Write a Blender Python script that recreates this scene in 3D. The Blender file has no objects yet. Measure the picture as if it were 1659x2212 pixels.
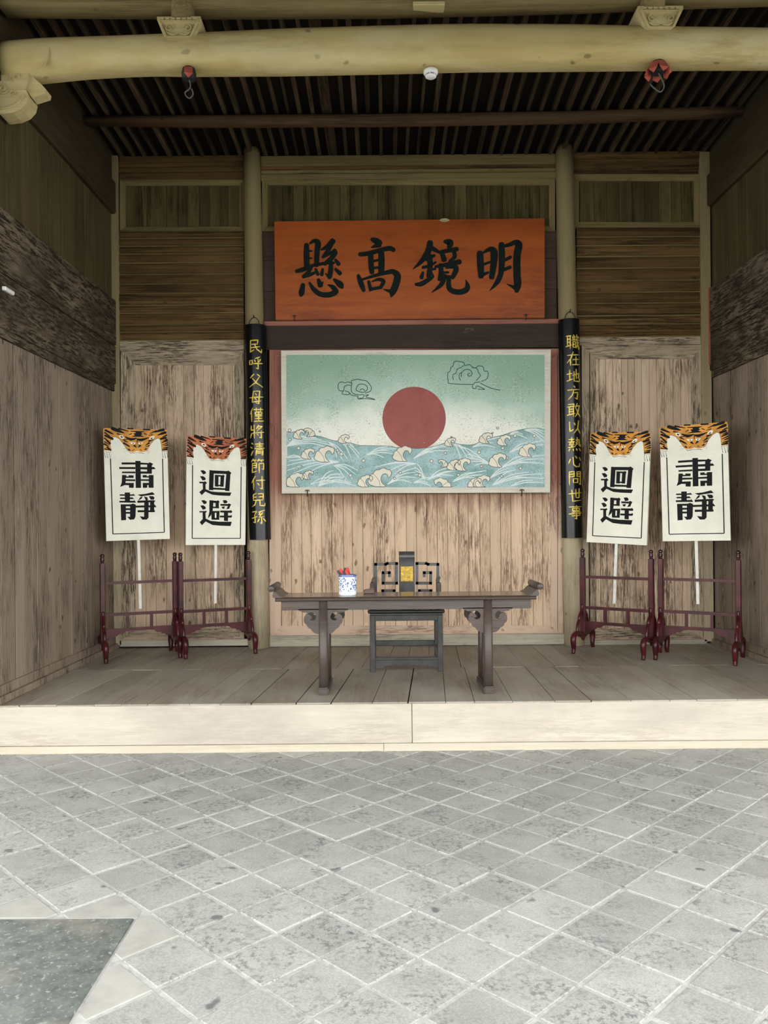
import bpy, bmesh, math, random
from mathutils import Vector, Matrix
random.seed(7)
S = bpy.context.scene
COL = S.collection

# ------------------------------------------------------------------ camera
F = 1765.0            # focal length in pixels of the 1659 x 2212 frame
PX, PY = 829.5, 1125.0
ROLL = 0.0085
HP = 1.33             # eye height above the wooden platform (z = 0)
HG = 1.683            # eye height above the paved ground
ZG = HP - HG
cam_d = bpy.data.cameras.new('camera')
cam_d.sensor_fit = 'VERTICAL'
cam_d.sensor_height = 36.0
cam_d.sensor_width = 27.0
cam_d.lens = F / 2212.0 * 36.0
cam_d.shift_y = (PY - 1106.0) / 2212.0
cam_d.clip_start = 0.05
cam = bpy.data.objects.new('camera', cam_d)
COL.objects.link(cam)
cam.location = (0, 0, HP)
cam.rotation_euler = (math.pi / 2, ROLL, 0)
S.camera = cam

# ------------------------------------------------------------------ daylight and exposure
world = bpy.data.worlds.new('overcast_sky')
S.world = world
world.use_nodes = True
bg = world.node_tree.nodes['Background']
bg.inputs['Color'].default_value = (0.98, 0.985, 0.965, 1)
bg.inputs['Strength'].default_value = 1.0
S.view_settings.view_transform = 'Standard'
S.view_settings.look = 'None'
S.view_settings.gamma = 1.0
S.view_settings.use_curve_mapping = False
S.view_settings.exposure = 2.35
try:
    S.cycles.max_bounces = 7
    S.cycles.diffuse_bounces = 4
    S.cycles.glossy_bounces = 3
    S.cycles.adaptive_threshold = 0.03
except Exception:
    pass

# ------------------------------------------------------------------ measuring helpers
CR, SR = math.cos(ROLL), math.sin(ROLL)
def ray(px, py):
    u = (px - PX) / F; v = (py - PY) / F
    return (u * CR - v * SR, 1.0, -u * SR - v * CR)
def P(px, py, Y):
    d = ray(px, py)
    return Vector((d[0] * Y, Y, HP + d[2] * Y))
def onfloor(px, py, z=0.0):
    d = ray(px, py)
    t = (z - HP) / d[2]
    return Vector((d[0] * t, t, z))
def onside(px, py, X):
    d = ray(px, py)
    t = X / d[0]
    return Vector((X, t, HP + d[2] * t))
def rect(x0, y0, x1, y1, Y):
    xm, ym = (x0 + x1) / 2, (y0 + y1) / 2
    return P(x0, ym, Y).x, P(x1, ym, Y).x, P(xm, y1, Y).z, P(xm, y0, Y).z   # X0 X1 Z0 Z1

# ------------------------------------------------------------------ materials
MATS = {}
def newmat(name):
    m = bpy.data.materials.new(name); m.use_nodes = True
    nt = m.node_tree
    b = nt.nodes['Principled BSDF']
    MATS[name] = m
    return m, nt, b
def N(nt, t, **k):
    n = nt.nodes.new(t)
    for a, v in k.items(): setattr(n, a, v)
    return n
def L(nt, a, b): nt.links.new(a, b)
def rampn(nt, src, stops, interp='LINEAR'):
    r = N(nt, 'ShaderNodeValToRGB')
    r.color_ramp.interpolation = interp
    e = r.color_ramp.elements
    while len(e) > len(stops): e.remove(e[-1])
    while len(e) < len(stops): e.new(0.5)
    for i, (p, c) in enumerate(stops):
        e[i].position = p
        e[i].color = (c, c, c, 1) if isinstance(c, (int, float)) else (c[0], c[1], c[2], 1)
    L(nt, src, r.inputs['Fac'])
    return r.outputs['Color']
def mixc(nt, fac, a, b, mode='MIX'):
    m = N(nt, 'ShaderNodeMix', data_type='RGBA', blend_type=mode)
    for sock, v in ((m.inputs[0], fac), (m.inputs[6], a), (m.inputs[7], b)):
        if hasattr(v, 'is_linked'): L(nt, v, sock)
        elif isinstance(v, (int, float)): sock.default_value = v
        else: sock.default_value = (v[0], v[1], v[2], 1)
    return m.outputs[2]
def math_(nt, op, a, b=None):
    m = N(nt, 'ShaderNodeMath', operation=op)
    for i, v in enumerate((a, b)):
        if v is None: continue
        if hasattr(v, 'is_linked'): L(nt, v, m.inputs[i])
        else: m.inputs[i].default_value = v
    return m.outputs[0]
def coords(nt, scale, local=False, jitter=True):
    if local: src = N(nt, 'ShaderNodeTexCoord').outputs['Object']
    else: src = N(nt, 'ShaderNodeNewGeometry').outputs['Position']
    if jitter:
        oi = N(nt, 'ShaderNodeObjectInfo')
        mul = math_(nt, 'MULTIPLY', oi.outputs['Random'], 53.0)
        add = N(nt, 'ShaderNodeVectorMath', operation='ADD')
        L(nt, src, add.inputs[0]); L(nt, mul, add.inputs[1]); src = add.outputs[0]
    mp = N(nt, 'ShaderNodeMapping')
    mp.inputs['Scale'].default_value = scale
    L(nt, src, mp.inputs['Vector'])
    return mp.outputs[0]
def noise(nt, vec, scale, detail=5, rough=0.6):
    n = N(nt, 'ShaderNodeTexNoise')
    n.inputs['Scale'].default_value = scale; n.inputs['Detail'].default_value = detail
    n.inputs['Roughness'].default_value = rough
    L(nt, vec, n.inputs['Vector'])
    return n.outputs['Fac']
def bump(nt, b, h, strength=0.3, dist=0.01):
    bn = N(nt, 'ShaderNodeBump'); bn.inputs['Strength'].default_value = strength
    bn.inputs['Distance'].default_value = dist
    L(nt, h, bn.inputs['Height']); L(nt, bn.outputs[0], b.inputs['Normal'])

def wood(name, light, mid, dark, axis='Z', streak=0.5, knots=0.5, patch=1.1, rough=0.75, vary=0.25, local=False, fine=1.0, spec=0.12, grime=None, patch_lo=0.45, patch_hi=0.62, fleck=5.5, zmix=None):
    """weathered timber: long grain, dark worn streaks gathered in patches, knots"""
    m, nt, b = newmat(name)
    def ax(al, ac):
        return {'Z': (ac, ac, al), 'X': (al, ac, ac), 'Y': (ac, al, ac)}[axis]
    g = noise(nt, coords(nt, ax(1.1, 26 * fine), local), 1.0, 4, 0.65)
    broad = noise(nt, coords(nt, ax(0.35, 7 * fine), local), 1.0, 3, 0.5)
    col = mixc(nt, rampn(nt, g, [(0.32, 0), (0.68, 1)]), mid, light)
    col = mixc(nt, rampn(nt, broad, [(0.35, 0.0), (0.7, 0.75)]), col, mid)
    if zmix:      # second colour blended in by height, worn paint on the red frames: (colour, z0, z1, strength)
        gz = N(nt, 'ShaderNodeSeparateXYZ'); L(nt, N(nt, 'ShaderNodeNewGeometry').outputs['Position'], gz.inputs[0])
        wn = noise(nt, coords(nt, ax(1.6, 16), local, False), 1.0, 6, 0.7)
        zz_ = math_(nt, 'ADD', gz.outputs[2], math_(nt, 'MULTIPLY', math_(nt, 'SUBTRACT', wn, 0.5), zmix[4]))
        mr = N(nt, 'ShaderNodeMapRange'); mr.inputs['From Min'].default_value = zmix[1]; mr.inputs['From Max'].default_value = zmix[2]
        L(nt, zz_, mr.inputs['Value'])
        col = mixc(nt, math_(nt, 'MULTIPLY', mr.outputs[0], zmix[3]), col, zmix[0])
    # worn streaks
    st = noise(nt, coords(nt, ax(fleck, 75 * fine), local), 1.0, 6, 0.78)
    pt = noise(nt, coords(nt, ax(patch * 0.9, patch * 3.4), local, False), 1.0, 5, 0.65)
    sm = math_(nt, 'MULTIPLY', rampn(nt, st, [(0.475, 0), (0.525, 1)]), rampn(nt, pt, [(patch_lo, 0), (patch_hi, 1)]))
    sm = math_(nt, 'MULTIPLY', sm, streak)
    col = mixc(nt, sm, col, dark)
    # knots
    v = N(nt, 'ShaderNodeTexVoronoi'); v.inputs['Scale'].default_value = 1.0
    wob = noise(nt, coords(nt, (9, 9, 9), local), 1.0, 2, 0.5)
    vv = N(nt, 'ShaderNodeVectorMath', operation='ADD')
    L(nt, coords(nt, ax(4.2, 7.0), local), vv.inputs[0])
    L(nt, math_(nt, 'MULTIPLY', wob, 0.5), vv.inputs[1])
    L(nt, vv.outputs[0], v.inputs['Vector'])
    kn = math_(nt, 'MULTIPLY', rampn(nt, v.outputs['Distance'], [(0.0, 1), (0.09, 0.9), (0.14, 0)]), knots)
    # only some cells carry a knot
    vc = rampn(nt, v.outputs['Color'], [(0.44, 0), (0.46, 1)])
    kn = math_(nt, 'MULTIPLY', kn, vc)
    col = mixc(nt, kn, col, dark)
    if grime:
        gr = noise(nt, coords(nt, ax(0.9, 2.2), local, False), 1.0, 5, 0.65)
        col = mixc(nt, rampn(nt, gr, [(grime[1], 0), (grime[2], grime[3])]), col, grime[0])
    oi = N(nt, 'ShaderNodeObjectInfo')
    hs = N(nt, 'ShaderNodeHueSaturation')
    L(nt, math_(nt, 'MULTIPLY_ADD', oi.outputs['Random'], vary), hs.inputs['Value'])
    hs.inputs['Value'].links[0].from_node.inputs[2].default_value = 1 - vary / 2
    L(nt, col, hs.inputs['Color'])
    L(nt, hs.outputs[0], b.inputs['Base Color'])
    b.inputs['Roughness'].default_value = rough
    b.inputs['Specular IOR Level'].default_value = spec
    bump(nt, b, g, 0.4, 0.006)
    return m
def plain(name, col, rough=0.5, spec=0.5, metal=0.0, var=0.12, scale=18, bmp=0.0, coat=0.0, jitter=True):
    m, nt, b = newmat(name)
    n = noise(nt, coords(nt, (1, 1, 1), True, jitter), scale, 4, 0.6)
    c2 = tuple(max(0, x * (1 - var * 2)) for x in col); c1 = tuple(min(1, x * (1 + var)) for x in col)
    L(nt, rampn(nt, n, [(0.3, c2), (0.7, c1)]), b.inputs['Base Color'])
    b.inputs['Roughness'].default_value = rough
    b.inputs['Specular IOR Level'].default_value = spec
    b.inputs['Metallic'].default_value = metal
    if coat: b.inputs['Coat Weight'].default_value = coat; b.inputs['Coat Roughness'].default_value = 0.15
    if bmp: bump(nt, b, n, bmp, 0.004)
    return m

# lower wall boards: pale scrubbed fir with black worn paint
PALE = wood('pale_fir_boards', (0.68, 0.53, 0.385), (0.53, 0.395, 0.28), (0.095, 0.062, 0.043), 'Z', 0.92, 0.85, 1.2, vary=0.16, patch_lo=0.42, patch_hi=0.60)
PALE_C = wood('pale_fir_boards_under_picture', (0.74, 0.565, 0.405), (0.60, 0.435, 0.305), (0.155, 0.088, 0.056), 'Z', 0.85, 0.85, 1.2, vary=0.12, patch_lo=0.44, patch_hi=0.62, zmix=((0.20, 0.095, 0.065), 1.42, 1.62, 0.75, 0.75))
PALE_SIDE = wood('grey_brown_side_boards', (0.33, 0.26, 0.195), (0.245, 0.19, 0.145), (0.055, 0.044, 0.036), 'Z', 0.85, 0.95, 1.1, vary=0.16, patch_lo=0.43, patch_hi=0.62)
FRAME_V = wood('weathered_frame_upright', (0.52, 0.43, 0.31), (0.38, 0.30, 0.21), (0.06, 0.043, 0.032), 'Z', 0.9, 0.6, 1.6, vary=0.12, patch_lo=0.36, patch_hi=0.56)
FRAME_H = wood('weathered_frame_rail', (0.52, 0.43, 0.31), (0.38, 0.30, 0.21), (0.06, 0.043, 0.032), 'X', 0.9, 0.6, 1.6, vary=0.12, patch_lo=0.36, patch_hi=0.56)
SILL = wood('pale_grey_sill', (0.50, 0.46, 0.37), (0.36, 0.33, 0.26), (0.10, 0.085, 0.06), 'X', 0.5, 0.3, 1.3, vary=0.1)
PINKF = wood('faded_red_frame', (0.40, 0.19, 0.135), (0.30, 0.125, 0.09), (0.10, 0.05, 0.04), 'Z', 0.6, 0.6, 1.4, vary=0.1, zmix=((0.60, 0.45, 0.34), 1.75, 1.25, 0.95, 0.9))
PINKH = wood('faded_red_rail', (0.40, 0.19, 0.135), (0.30, 0.125, 0.09), (0.10, 0.05, 0.04), 'X', 0.6, 0.6, 1.4, vary=0.1, zmix=((0.60, 0.45, 0.34), 1.75, 1.25, 0.95, 0.9))
UPPER_H = wood('brown_upper_planks', (0.185, 0.112, 0.044), (0.105, 0.058, 0.022), (0.022, 0.013, 0.006), 'X', 0.8, 0.5, 0.7, vary=0.3, patch_lo=0.38, patch_hi=0.6, fleck=1.2, fine=0.5)
UPPER_V = wood('olive_upper_boards', (0.14, 0.113, 0.044), (0.066, 0.051, 0.02), (0.014, 0.011, 0.005), 'Z', 0.8, 0.3, 1.6, vary=0.55, fleck=1.5, fine=0.5)
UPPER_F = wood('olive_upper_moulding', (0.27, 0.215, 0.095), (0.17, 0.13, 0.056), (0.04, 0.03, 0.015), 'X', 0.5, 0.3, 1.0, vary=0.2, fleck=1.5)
UPPER_FV = wood('olive_upper_stile', (0.27, 0.215, 0.095), (0.17, 0.13, 0.056), (0.04, 0.03, 0.015), 'Z', 0.5, 0.3, 1.0, vary=0.2, fleck=1.5)
COLUMN = wood('straw_column', (0.50, 0.43, 0.30), (0.385, 0.32, 0.215), (0.16, 0.125, 0.08), 'Z', 0.4, 0.6, 1.2, vary=0.06, zmix=((0.26, 0.205, 0.095), 1.5, 3.3, 0.9, 0.8))  # turns darker olive towards the top
BEAMW = wood('straw_beam', (0.56, 0.455, 0.21), (0.43, 0.335, 0.14), (0.13, 0.085, 0.035), 'X', 0.3, 0.75, 0.8, vary=0.05, fine=0.3, fleck=2.5, grime=((0.62, 0.54, 0.33), 0.48, 0.66, 0.6))
CARVED = wood('carved_straw_timber', (0.60, 0.50, 0.27), (0.46, 0.37, 0.18), (0.2, 0.15, 0.08), 'X', 0.2, 0.2, 0.8, vary=0.08)
PURLIN = wood('brown_purlin', (0.17, 0.105, 0.06), (0.095, 0.057, 0.032), (0.02, 0.013, 0.008), 'X', 0.6, 0.4, 1.0, vary=0.1, fleck=1.5)
PURLIN2 = wood('olive_purlin', (0.25, 0.19, 0.085), (0.155, 0.115, 0.05), (0.04, 0.028, 0.015), 'X', 0.4, 0.4, 1.0, vary=0.1, fleck=1.5)
RAFTER = wood('smoky_rafters', (0.125, 0.09, 0.055), (0.045, 0.03, 0.018), (0.01, 0.007, 0.004), 'Y', 0.8, 0.2, 1.2, vary=0.9, fleck=1.0)
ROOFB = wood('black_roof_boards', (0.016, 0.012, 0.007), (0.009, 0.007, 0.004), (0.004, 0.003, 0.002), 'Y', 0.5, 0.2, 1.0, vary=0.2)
DARKB = wood('dark_lintel', (0.075, 0.058, 0.045), (0.045, 0.034, 0.026), (0.02, 0.015, 0.01), 'X', 0.5, 0.3, 1.0, vary=0.1, grime=((0.33, 0.27, 0.2), 0.66, 0.72, 0.7))
PURPLE = wood('dull_purple_planks', (0.105, 0.07, 0.052), (0.07, 0.044, 0.034), (0.03, 0.02, 0.015), 'X', 0.5, 0.2, 1.0, vary=0.15)
BELT = wood('sooty_tie_beam', (0.25, 0.20, 0.14), (0.15, 0.118, 0.08), (0.022, 0.018, 0.012), 'Y', 1.0, 0.2, 1.5, vary=0.12, fine=0.7, patch_lo=0.28, patch_hi=0.46, grime=((0.03, 0.024, 0.016), 0.42, 0.58, 0.7))
SIDE_UP = wood('olive_side_boards', (0.115, 0.093, 0.043), (0.072, 0.056, 0.025), (0.02, 0.016, 0.009), 'Z', 0.5, 0.2, 1.0, vary=0.22, fleck=1.5)
SIDE_BEAM = wood('dark_side_beam', (0.075, 0.057, 0.03), (0.048, 0.036, 0.019), (0.015, 0.011, 0.007), 'Y', 0.5, 0.3, 1.0, vary=0.12, fleck=1.5)
PLANK = wood('worn_platform_planks', (0.37, 0.325, 0.26), (0.275, 0.235, 0.185), (0.10, 0.08, 0.06), 'Y', 0.45, 0.25, 0.9, rough=0.6, vary=0.18, spec=0.35, fleck=3, grime=((0.40, 0.385, 0.33), 0.40, 0.62, 0.75))
FASCIA = wood('bleached_fascia', (0.56, 0.51, 0.43), (0.47, 0.425, 0.36), (0.30, 0.255, 0.21), 'X', 0.35, 0.15, 0.9, vary=0.04, fine=0.6, grime=((0.38, 0.335, 0.295), 0.46, 0.68, 0.7))
FASCIA2 = wood('cream_base_strip', (0.57, 0.525, 0.425), (0.48, 0.435, 0.345), (0.36, 0.27, 0.18), 'X', 0.3, 0.15, 0.8, vary=0.05)

def tile_mat(name, c1, c2, dark, dk_lo):
    m, nt, b = newmat(name)
    v = coords(nt, (1, 1, 1))
    n1 = noise(nt, v, 5, 6, 0.65)
    n2 = noise(nt, v, 38, 6, 0.75)
    n3 = noise(nt, v, 3.2, 5, 0.7)
    col = mixc(nt, rampn(nt, n1, [(0.3, 0), (0.7, 1)]), c1, c2)
    sp = math_(nt, 'MULTIPLY', rampn(nt, n2, [(0.50, 0), (0.57, 1)]), rampn(nt, n3, [(dk_lo, 0), (dk_lo + 0.16, 1)]))
    col = mixc(nt, math_(nt, 'MULTIPLY', sp, 0.7), col, dark)
    fg = noise(nt, v, 110, 4, 0.7)
    col = mixc(nt, rampn(nt, fg, [(0.42, 0.28), (0.58, 0)]), col, dark)
    pit = noise(nt, v, 9, 2, 0.4)
    col = mixc(nt, rampn(nt, pit, [(0.72, 0), (0.77, 0.8)]), col, (0.10, 0.10, 0.10))
    oi = N(nt, 'ShaderNodeObjectInfo'); hs = N(nt, 'ShaderNodeHueSaturation')
    ma = math_(nt, 'MULTIPLY_ADD', oi.outputs['Random'], 0.2); ma.node.inputs[2].default_value = 0.9
    L(nt, ma, hs.inputs['Value']); L(nt, col, hs.inputs['Color'])
    L(nt, hs.outputs[0], b.inputs['Base Color'])
    b.inputs['Roughness'].default_value = 0.72
    b.inputs['Specular IOR Level'].default_value = 0.35
    bump(nt, b, n2, 0.35, 0.004)
    return m
TILE = tile_mat('grey_paving_tile', (0.345, 0.348, 0.33), (0.45, 0.452, 0.43), (0.125, 0.127, 0.122), 0.44)
GROUT = plain('pale_mortar', (0.48, 0.48, 0.455), 0.9, 0.2, var=0.12, scale=30, bmp=0.5)
INFILL = plain('cement_infill', (0.40, 0.395, 0.365), 0.85, 0.3, var=0.1, scale=6, bmp=0.2)
UNSEEN_DARK = plain('unseen_dark_ground', (0.13, 0.14, 0.12), 0.9, 0.2, var=0.2, scale=3)
def granite():
    m, nt, b = newmat('green_granite')
    v = coords(nt, (1, 1, 1))
    n1 = noise(nt, v, 45, 5, 0.7); n2 = noise(nt, v, 14, 4, 0.7); n3 = noise(nt, v, 3, 3, 0.5)
    col = rampn(nt, n2, [(0.3, (0.07, 0.083, 0.074)), (0.7, (0.19, 0.21, 0.19))])
    col = mixc(nt, rampn(nt, n1, [(0.56, 0), (0.66, 0.8)]), col, (0.38, 0.40, 0.385))
    col = mixc(nt, rampn(nt, n3, [(0.55, 0), (0.75, 0.7)]), col, (0.34, 0.29, 0.25))
    L(nt, col, b.inputs['Base Color']); b.inputs['Roughness'].default_value = 0.6
    bump(nt, b, n1, 0.3, 0.004)
    return m
GRANITE = granite()
LACQ = wood('dark_lacquer', (0.085, 0.068, 0.058), (0.055, 0.043, 0.037), (0.03, 0.017, 0.014), 'X', 0.4, 0.1, 1.0, rough=0.38, vary=0.06, local=True, spec=0.45, grime=((0.085, 0.034, 0.026), 0.48, 0.72, 0.6))
LACQT = wood('polished_table_top', (0.075, 0.052, 0.038), (0.05, 0.035, 0.026), (0.025, 0.016, 0.012), 'X', 0.4, 0.1, 1.0, rough=0.14, vary=0.04, local=True, spec=0.9)
CHAIRM = plain('slate_lacquer', (0.052, 0.050, 0.050), 0.3, 0.55, var=0.3, scale=9)
CHAIRB = plain('black_seat', (0.02, 0.019, 0.018), 0.25, 0.5)
WORN = plain('worn_pale_edge', (0.45, 0.40, 0.33), 0.7, 0.3, var=0.3, scale=30)
ARMRED = plain('red_brown_arm', (0.16, 0.05, 0.035), 0.4, 0.5)
GOLD = plain('gilt_panel', (0.60, 0.40, 0.06), 0.45, 0.5, metal=0.3, var=0.25, scale=60, bmp=0.8)
REDL = plain('oxblood_lacquer', (0.072, 0.009, 0.013), 0.32, 0.35, var=0.35, scale=7)
REDD = plain('dark_turned_finial', (0.04, 0.008, 0.010), 0.2, 0.6)
SIGNW = plain('cream_white_sign', (0.83, 0.815, 0.70), 0.55, 0.3, var=0.05, scale=5)
POLEW = plain('white_pole', (0.74, 0.71, 0.65), 0.5, 0.4, var=0.06)
INK = plain('black_sign_ink', (0.016, 0.017, 0.017), 0.8, 0.1)
ORANGE = plain('tiger_orange', (0.66, 0.29, 0.03), 0.55, 0.4, var=0.22, scale=9)
ORANGE2 = plain('tiger_red_orange', (0.50, 0.13, 0.025), 0.5, 0.4, var=0.25, scale=9)
BONE = plain('bone_white', (0.82, 0.80, 0.73), 0.5, 0.4, var=0.03)
CBLACK = plain('glossy_black_board', (0.005, 0.007, 0.0075), 0.24, 0.4, var=0.2, scale=20, bmp=0.12)
CGOLD = plain('gold_paint', (0.78, 0.58, 0.09), 0.38, 0.6, metal=0.2, var=0.2, scale=40)
PLAQUE = wood('orange_red_lacquer_board', (0.46, 0.115, 0.022), (0.33, 0.07, 0.013), (0.09, 0.018, 0.005), 'X', 0.35, 0.0, 1.0, rough=0.3, vary=0.0, spec=0.5, fine=0.5, grime=((0.10, 0.022, 0.006), 0.52, 0.72, 0.75))
PGREEN = plain('green_black_lettering', (0.006, 0.012, 0.010), 0.7, 0.15, var=0.2)
IRON = plain('rusty_iron', (0.05, 0.035, 0.028), 0.7, 0.3)
WIRE = plain('grey_wire', (0.10, 0.10, 0.085), 0.6, 0.3)
PWHITE = plain('smoke_detector_white', (0.80, 0.80, 0.78), 0.4, 0.5, var=0.02)
PGREY = plain('detector_grey', (0.25, 0.25, 0.26), 0.5, 0.4)
REDPAPER = plain('faded_red_paper', (0.42, 0.10, 0.07), 0.85, 0.1, var=0.2)
BLACKM = plain('black_metal', (0.012, 0.012, 0.012), 0.6, 0.3)
STICKR = plain('red_stick', (0.50, 0.02, 0.02), 0.35, 0.5)
STICKB = plain('black_stick', (0.015, 0.013, 0.013), 0.4, 0.5)
GAVEL = plain('brown_gavel', (0.10, 0.05, 0.03), 0.35, 0.5)
# painting
def paint_sky():
    m, nt, b = newmat('painted_sky')
    tc = N(nt, 'ShaderNodeTexCoord').outputs['Object']
    sp = N(nt, 'ShaderNodeSeparateXYZ'); L(nt, tc, sp.inputs[0])
    n1 = noise(nt, coords(nt, (1, 1, 1), True, False), 2.4, 5, 0.6)
    hz = math_(nt, 'ADD', sp.outputs[2], math_(nt, 'MULTIPLY', math_(nt, 'SUBTRACT', n1, 0.5), 0.55))
    ax = math_(nt, 'MULTIPLY', math_(nt, 'ABSOLUTE', sp.outputs[0]), 0.22)
    hz = math_(nt, 'ADD', hz, ax)
    # object z runs 0 (bottom) .. 1.4 (top)
    col = rampn(nt, math_(nt, 'DIVIDE', hz, 1.5), [(0.30, (0.68, 0.63, 0.45)), (0.44, (0.86, 0.85, 0.76)), (0.60, (0.78, 0.82, 0.73)), (0.76, (0.40, 0.56, 0.46)), (1.0, (0.24, 0.40, 0.29))])
    n2 = noise(nt, coords(nt, (14, 14, 22), True, False), 3.0, 5, 0.7)
    n3 = noise(nt, coords(nt, (1, 1, 1), True, False), 5.0, 3, 0.6)
    cr = math_(nt, 'MULTIPLY', rampn(nt, n2, [(0.54, 0), (0.60, 1)]), rampn(nt, n3, [(0.42, 0), (0.58, 1)]))
    col = mixc(nt, math_(nt, 'MULTIPLY', cr, 0.6), col, (0.17, 0.2, 0.14))
    wh = math_(nt, 'MULTIPLY', rampn(nt, n2, [(0.38, 1), (0.44, 0)]), rampn(nt, n3, [(0.42, 0), (0.58, 1)]))
    col = mixc(nt, math_(nt, 'MULTIPLY', wh, 0.35), col, (0.85, 0.88, 0.8))
    L(nt, col, b.inputs['Base Color']); b.inputs['Roughness'].default_value = 0.42
    bump(nt, b, n2, 0.5, 0.006)
    return m
def paint_sea():
    m, nt, b = newmat('painted_sea')
    n1 = noise(nt, coords(nt, (1, 1, 2.0), True, False), 3.4, 3, 0.5)
    n2 = noise(nt, coords(nt, (1, 1, 1), True, False), 70, 4, 0.7)
    col = rampn(nt, n1, [(0.35, (0.20, 0.37, 0.355)), (0.6, (0.40, 0.58, 0.59))])
    col = mixc(nt, rampn(nt, n2, [(0.5, 0), (0.62, 0.45)]), col, (0.06, 0.12, 0.13))
    n3 = noise(nt, coords(nt, (1.6, 1, 1), True, False), 5, 4, 0.7)
    col = mixc(nt, rampn(nt, n3, [(0.68, 0), (0.72, 0.85)]), col, (0.52, 0.50, 0.46))
    L(nt, col, b.inputs['Base Color']); b.inputs['Roughness'].default_value = 0.55
    return m
PSKY, PSEA = paint_sky(), paint_sea()
def paint_sun():
    m, nt, b = newmat('painted_sun_red')
    n1 = noise(nt, coords(nt, (1, 1, 1), True, False), 6, 4, 0.6)
    n2 = noise(nt, coords(nt, (1, 1, 1.5), True, False), 16, 3, 0.6)
    col = rampn(nt, n1, [(0.3, (0.25, 0.042, 0.030)), (0.7, (0.34, 0.07, 0.05))])
    col = mixc(nt, rampn(nt, n2, [(0.735, 0), (0.75, 0.9)]), col, (0.72, 0.6, 0.48))
    L(nt, col, b.inputs['Base Color']); b.inputs['Roughness'].default_value = 0.5
    return m
PSUN = paint_sun()
PFRAME = wood('chipped_white_border', (0.74, 0.71, 0.62), (0.66, 0.63, 0.54), (0.40, 0.30, 0.22), 'X', 0.3, 0.2, 1.0, vary=0.03, grime=((0.45, 0.36, 0.27), 0.60, 0.68, 0.7))
PFOAM = plain('painted_foam_cream', (0.78, 0.74, 0.60), 0.5, 0.3, var=0.05, scale=4)
PLINE = plain('painted_outline', (0.055, 0.075, 0.085), 0.6, 0.3)
PCLOUD = plain('painted_cloud_line', (0.025, 0.085, 0.075), 0.6, 0.3)
PFLOW = plain('painted_flow_line', (0.72, 0.78, 0.76), 0.55, 0.3, var=0.05)
def porcelain():
    m, nt, b = newmat('blue_white_porcelain')
    v = coords(nt, (1, 1, 1), True, False)
    vo = N(nt, 'ShaderNodeTexVoronoi'); vo.inputs['Scale'].default_value = 62; L(nt, v, vo.inputs['Vector'])
    sp = N(nt, 'ShaderNodeSeparateXYZ'); L(nt, v, sp.inputs[0])
    dots = rampn(nt, vo.outputs['Distance'], [(0.34, 1), (0.42, 0)])
    v2 = N(nt, 'ShaderNodeTexVoronoi'); v2.inputs['Scale'].default_value = 26; L(nt, v, v2.inputs['Vector'])
    big = rampn(nt, v2.outputs['Distance'], [(0.22, 1), (0.27, 0)])
    band = rampn(nt, math_(nt, 'DIVIDE', sp.outputs[2], 0.155), [(0.0, 0), (0.17, 0), (0.18, 1), (0.9, 1), (0.91, 0), (1.0, 0)], 'CONSTANT')
    rim = rampn(nt, math_(nt, 'DIVIDE', sp.outputs[2], 0.155), [(0.0, 0), (0.915, 0), (0.92, 1), (1.0, 1)], 'CONSTANT')
    f = math_(nt, 'MAXIMUM', math_(nt, 'MULTIPLY', math_(nt, 'MAXIMUM', dots, big), band), math_(nt, 'MULTIPLY', rim, 0.9))
    L(nt, mixc(nt, f, (0.78, 0.83, 0.85), (0.025, 0.07, 0.30)), b.inputs['Base Color'])
    b.inputs['Roughness'].default_value = 0.12
    return m
PORC = porcelain()

# ------------------------------------------------------------------ mesh builders
def link(name, me, mat, parent=None, loc=None):
    o = bpy.data.objects.new(name, me)
    COL.objects.link(o)
    if mat is not None and not me.materials: me.materials.append(mat)
    if parent is not None: o.parent = parent
    if loc is not None: o.location = loc
    return o
def tag(o, label, cat, group=None):
    o['label'] = label; o['category'] = cat
    if group: o['group'] = group
    return o
def struct(o):
    o['kind'] = 'structure'; return o
def empty(name, loc=(0, 0, 0), rot=(0, 0, 0)):
    o = bpy.data.objects.new(name, None); COL.objects.link(o)
    o.location = loc; o.rotation_euler = rot
    o.empty_display_size = 0.1
    return o
def bm_obj(name, bm, mat, parent=None, smooth=False, loc=None):
    bmesh.ops.recalc_face_normals(bm, faces=bm.faces)
    me = bpy.data.meshes.new(name); bm.to_mesh(me); bm.free()
    if smooth:
        for p in me.polygons: p.use_smooth = True
    return link(name, me, mat, parent, loc)
def box(name, x0, x1, y0, y1, z0, z1, mat, parent=None, bev=0.0):
    """box whose origin sits at its centre of the base"""
    cx, cy, cz = (x0 + x1) / 2, (y0 + y1) / 2, min(z0, z1)
    bm = bmesh.new()
    r = bmesh.ops.create_cube(bm, size=1.0)
    for v in bm.verts:
        v.co = Vector((v.co.x * abs(x1 - x0), v.co.y * abs(y1 - y0), (v.co.z + 0.5) * abs(z1 - z0)))
    if bev: bmesh.ops.bevel(bm, geom=bm.edges[:], offset=bev, segments=1, affect='EDGES')
    return bm_obj(name, bm, mat, parent, loc=(cx, cy, cz))
def prism_xz(bm, pts, y0, y1):
    """polygon in the XZ plane extruded from y0 (front) to y1"""
    a = [bm.verts.new((x, y0, z)) for x, z in pts]
    b = [bm.verts.new((x, y1, z)) for x, z in pts]
    bm.faces.new(a); bm.faces.new(b[::-1])
    n = len(pts)
    for i in range(n): bm.faces.new((a[i], b[i], b[(i + 1) % n], a[(i + 1) % n]))
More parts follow.
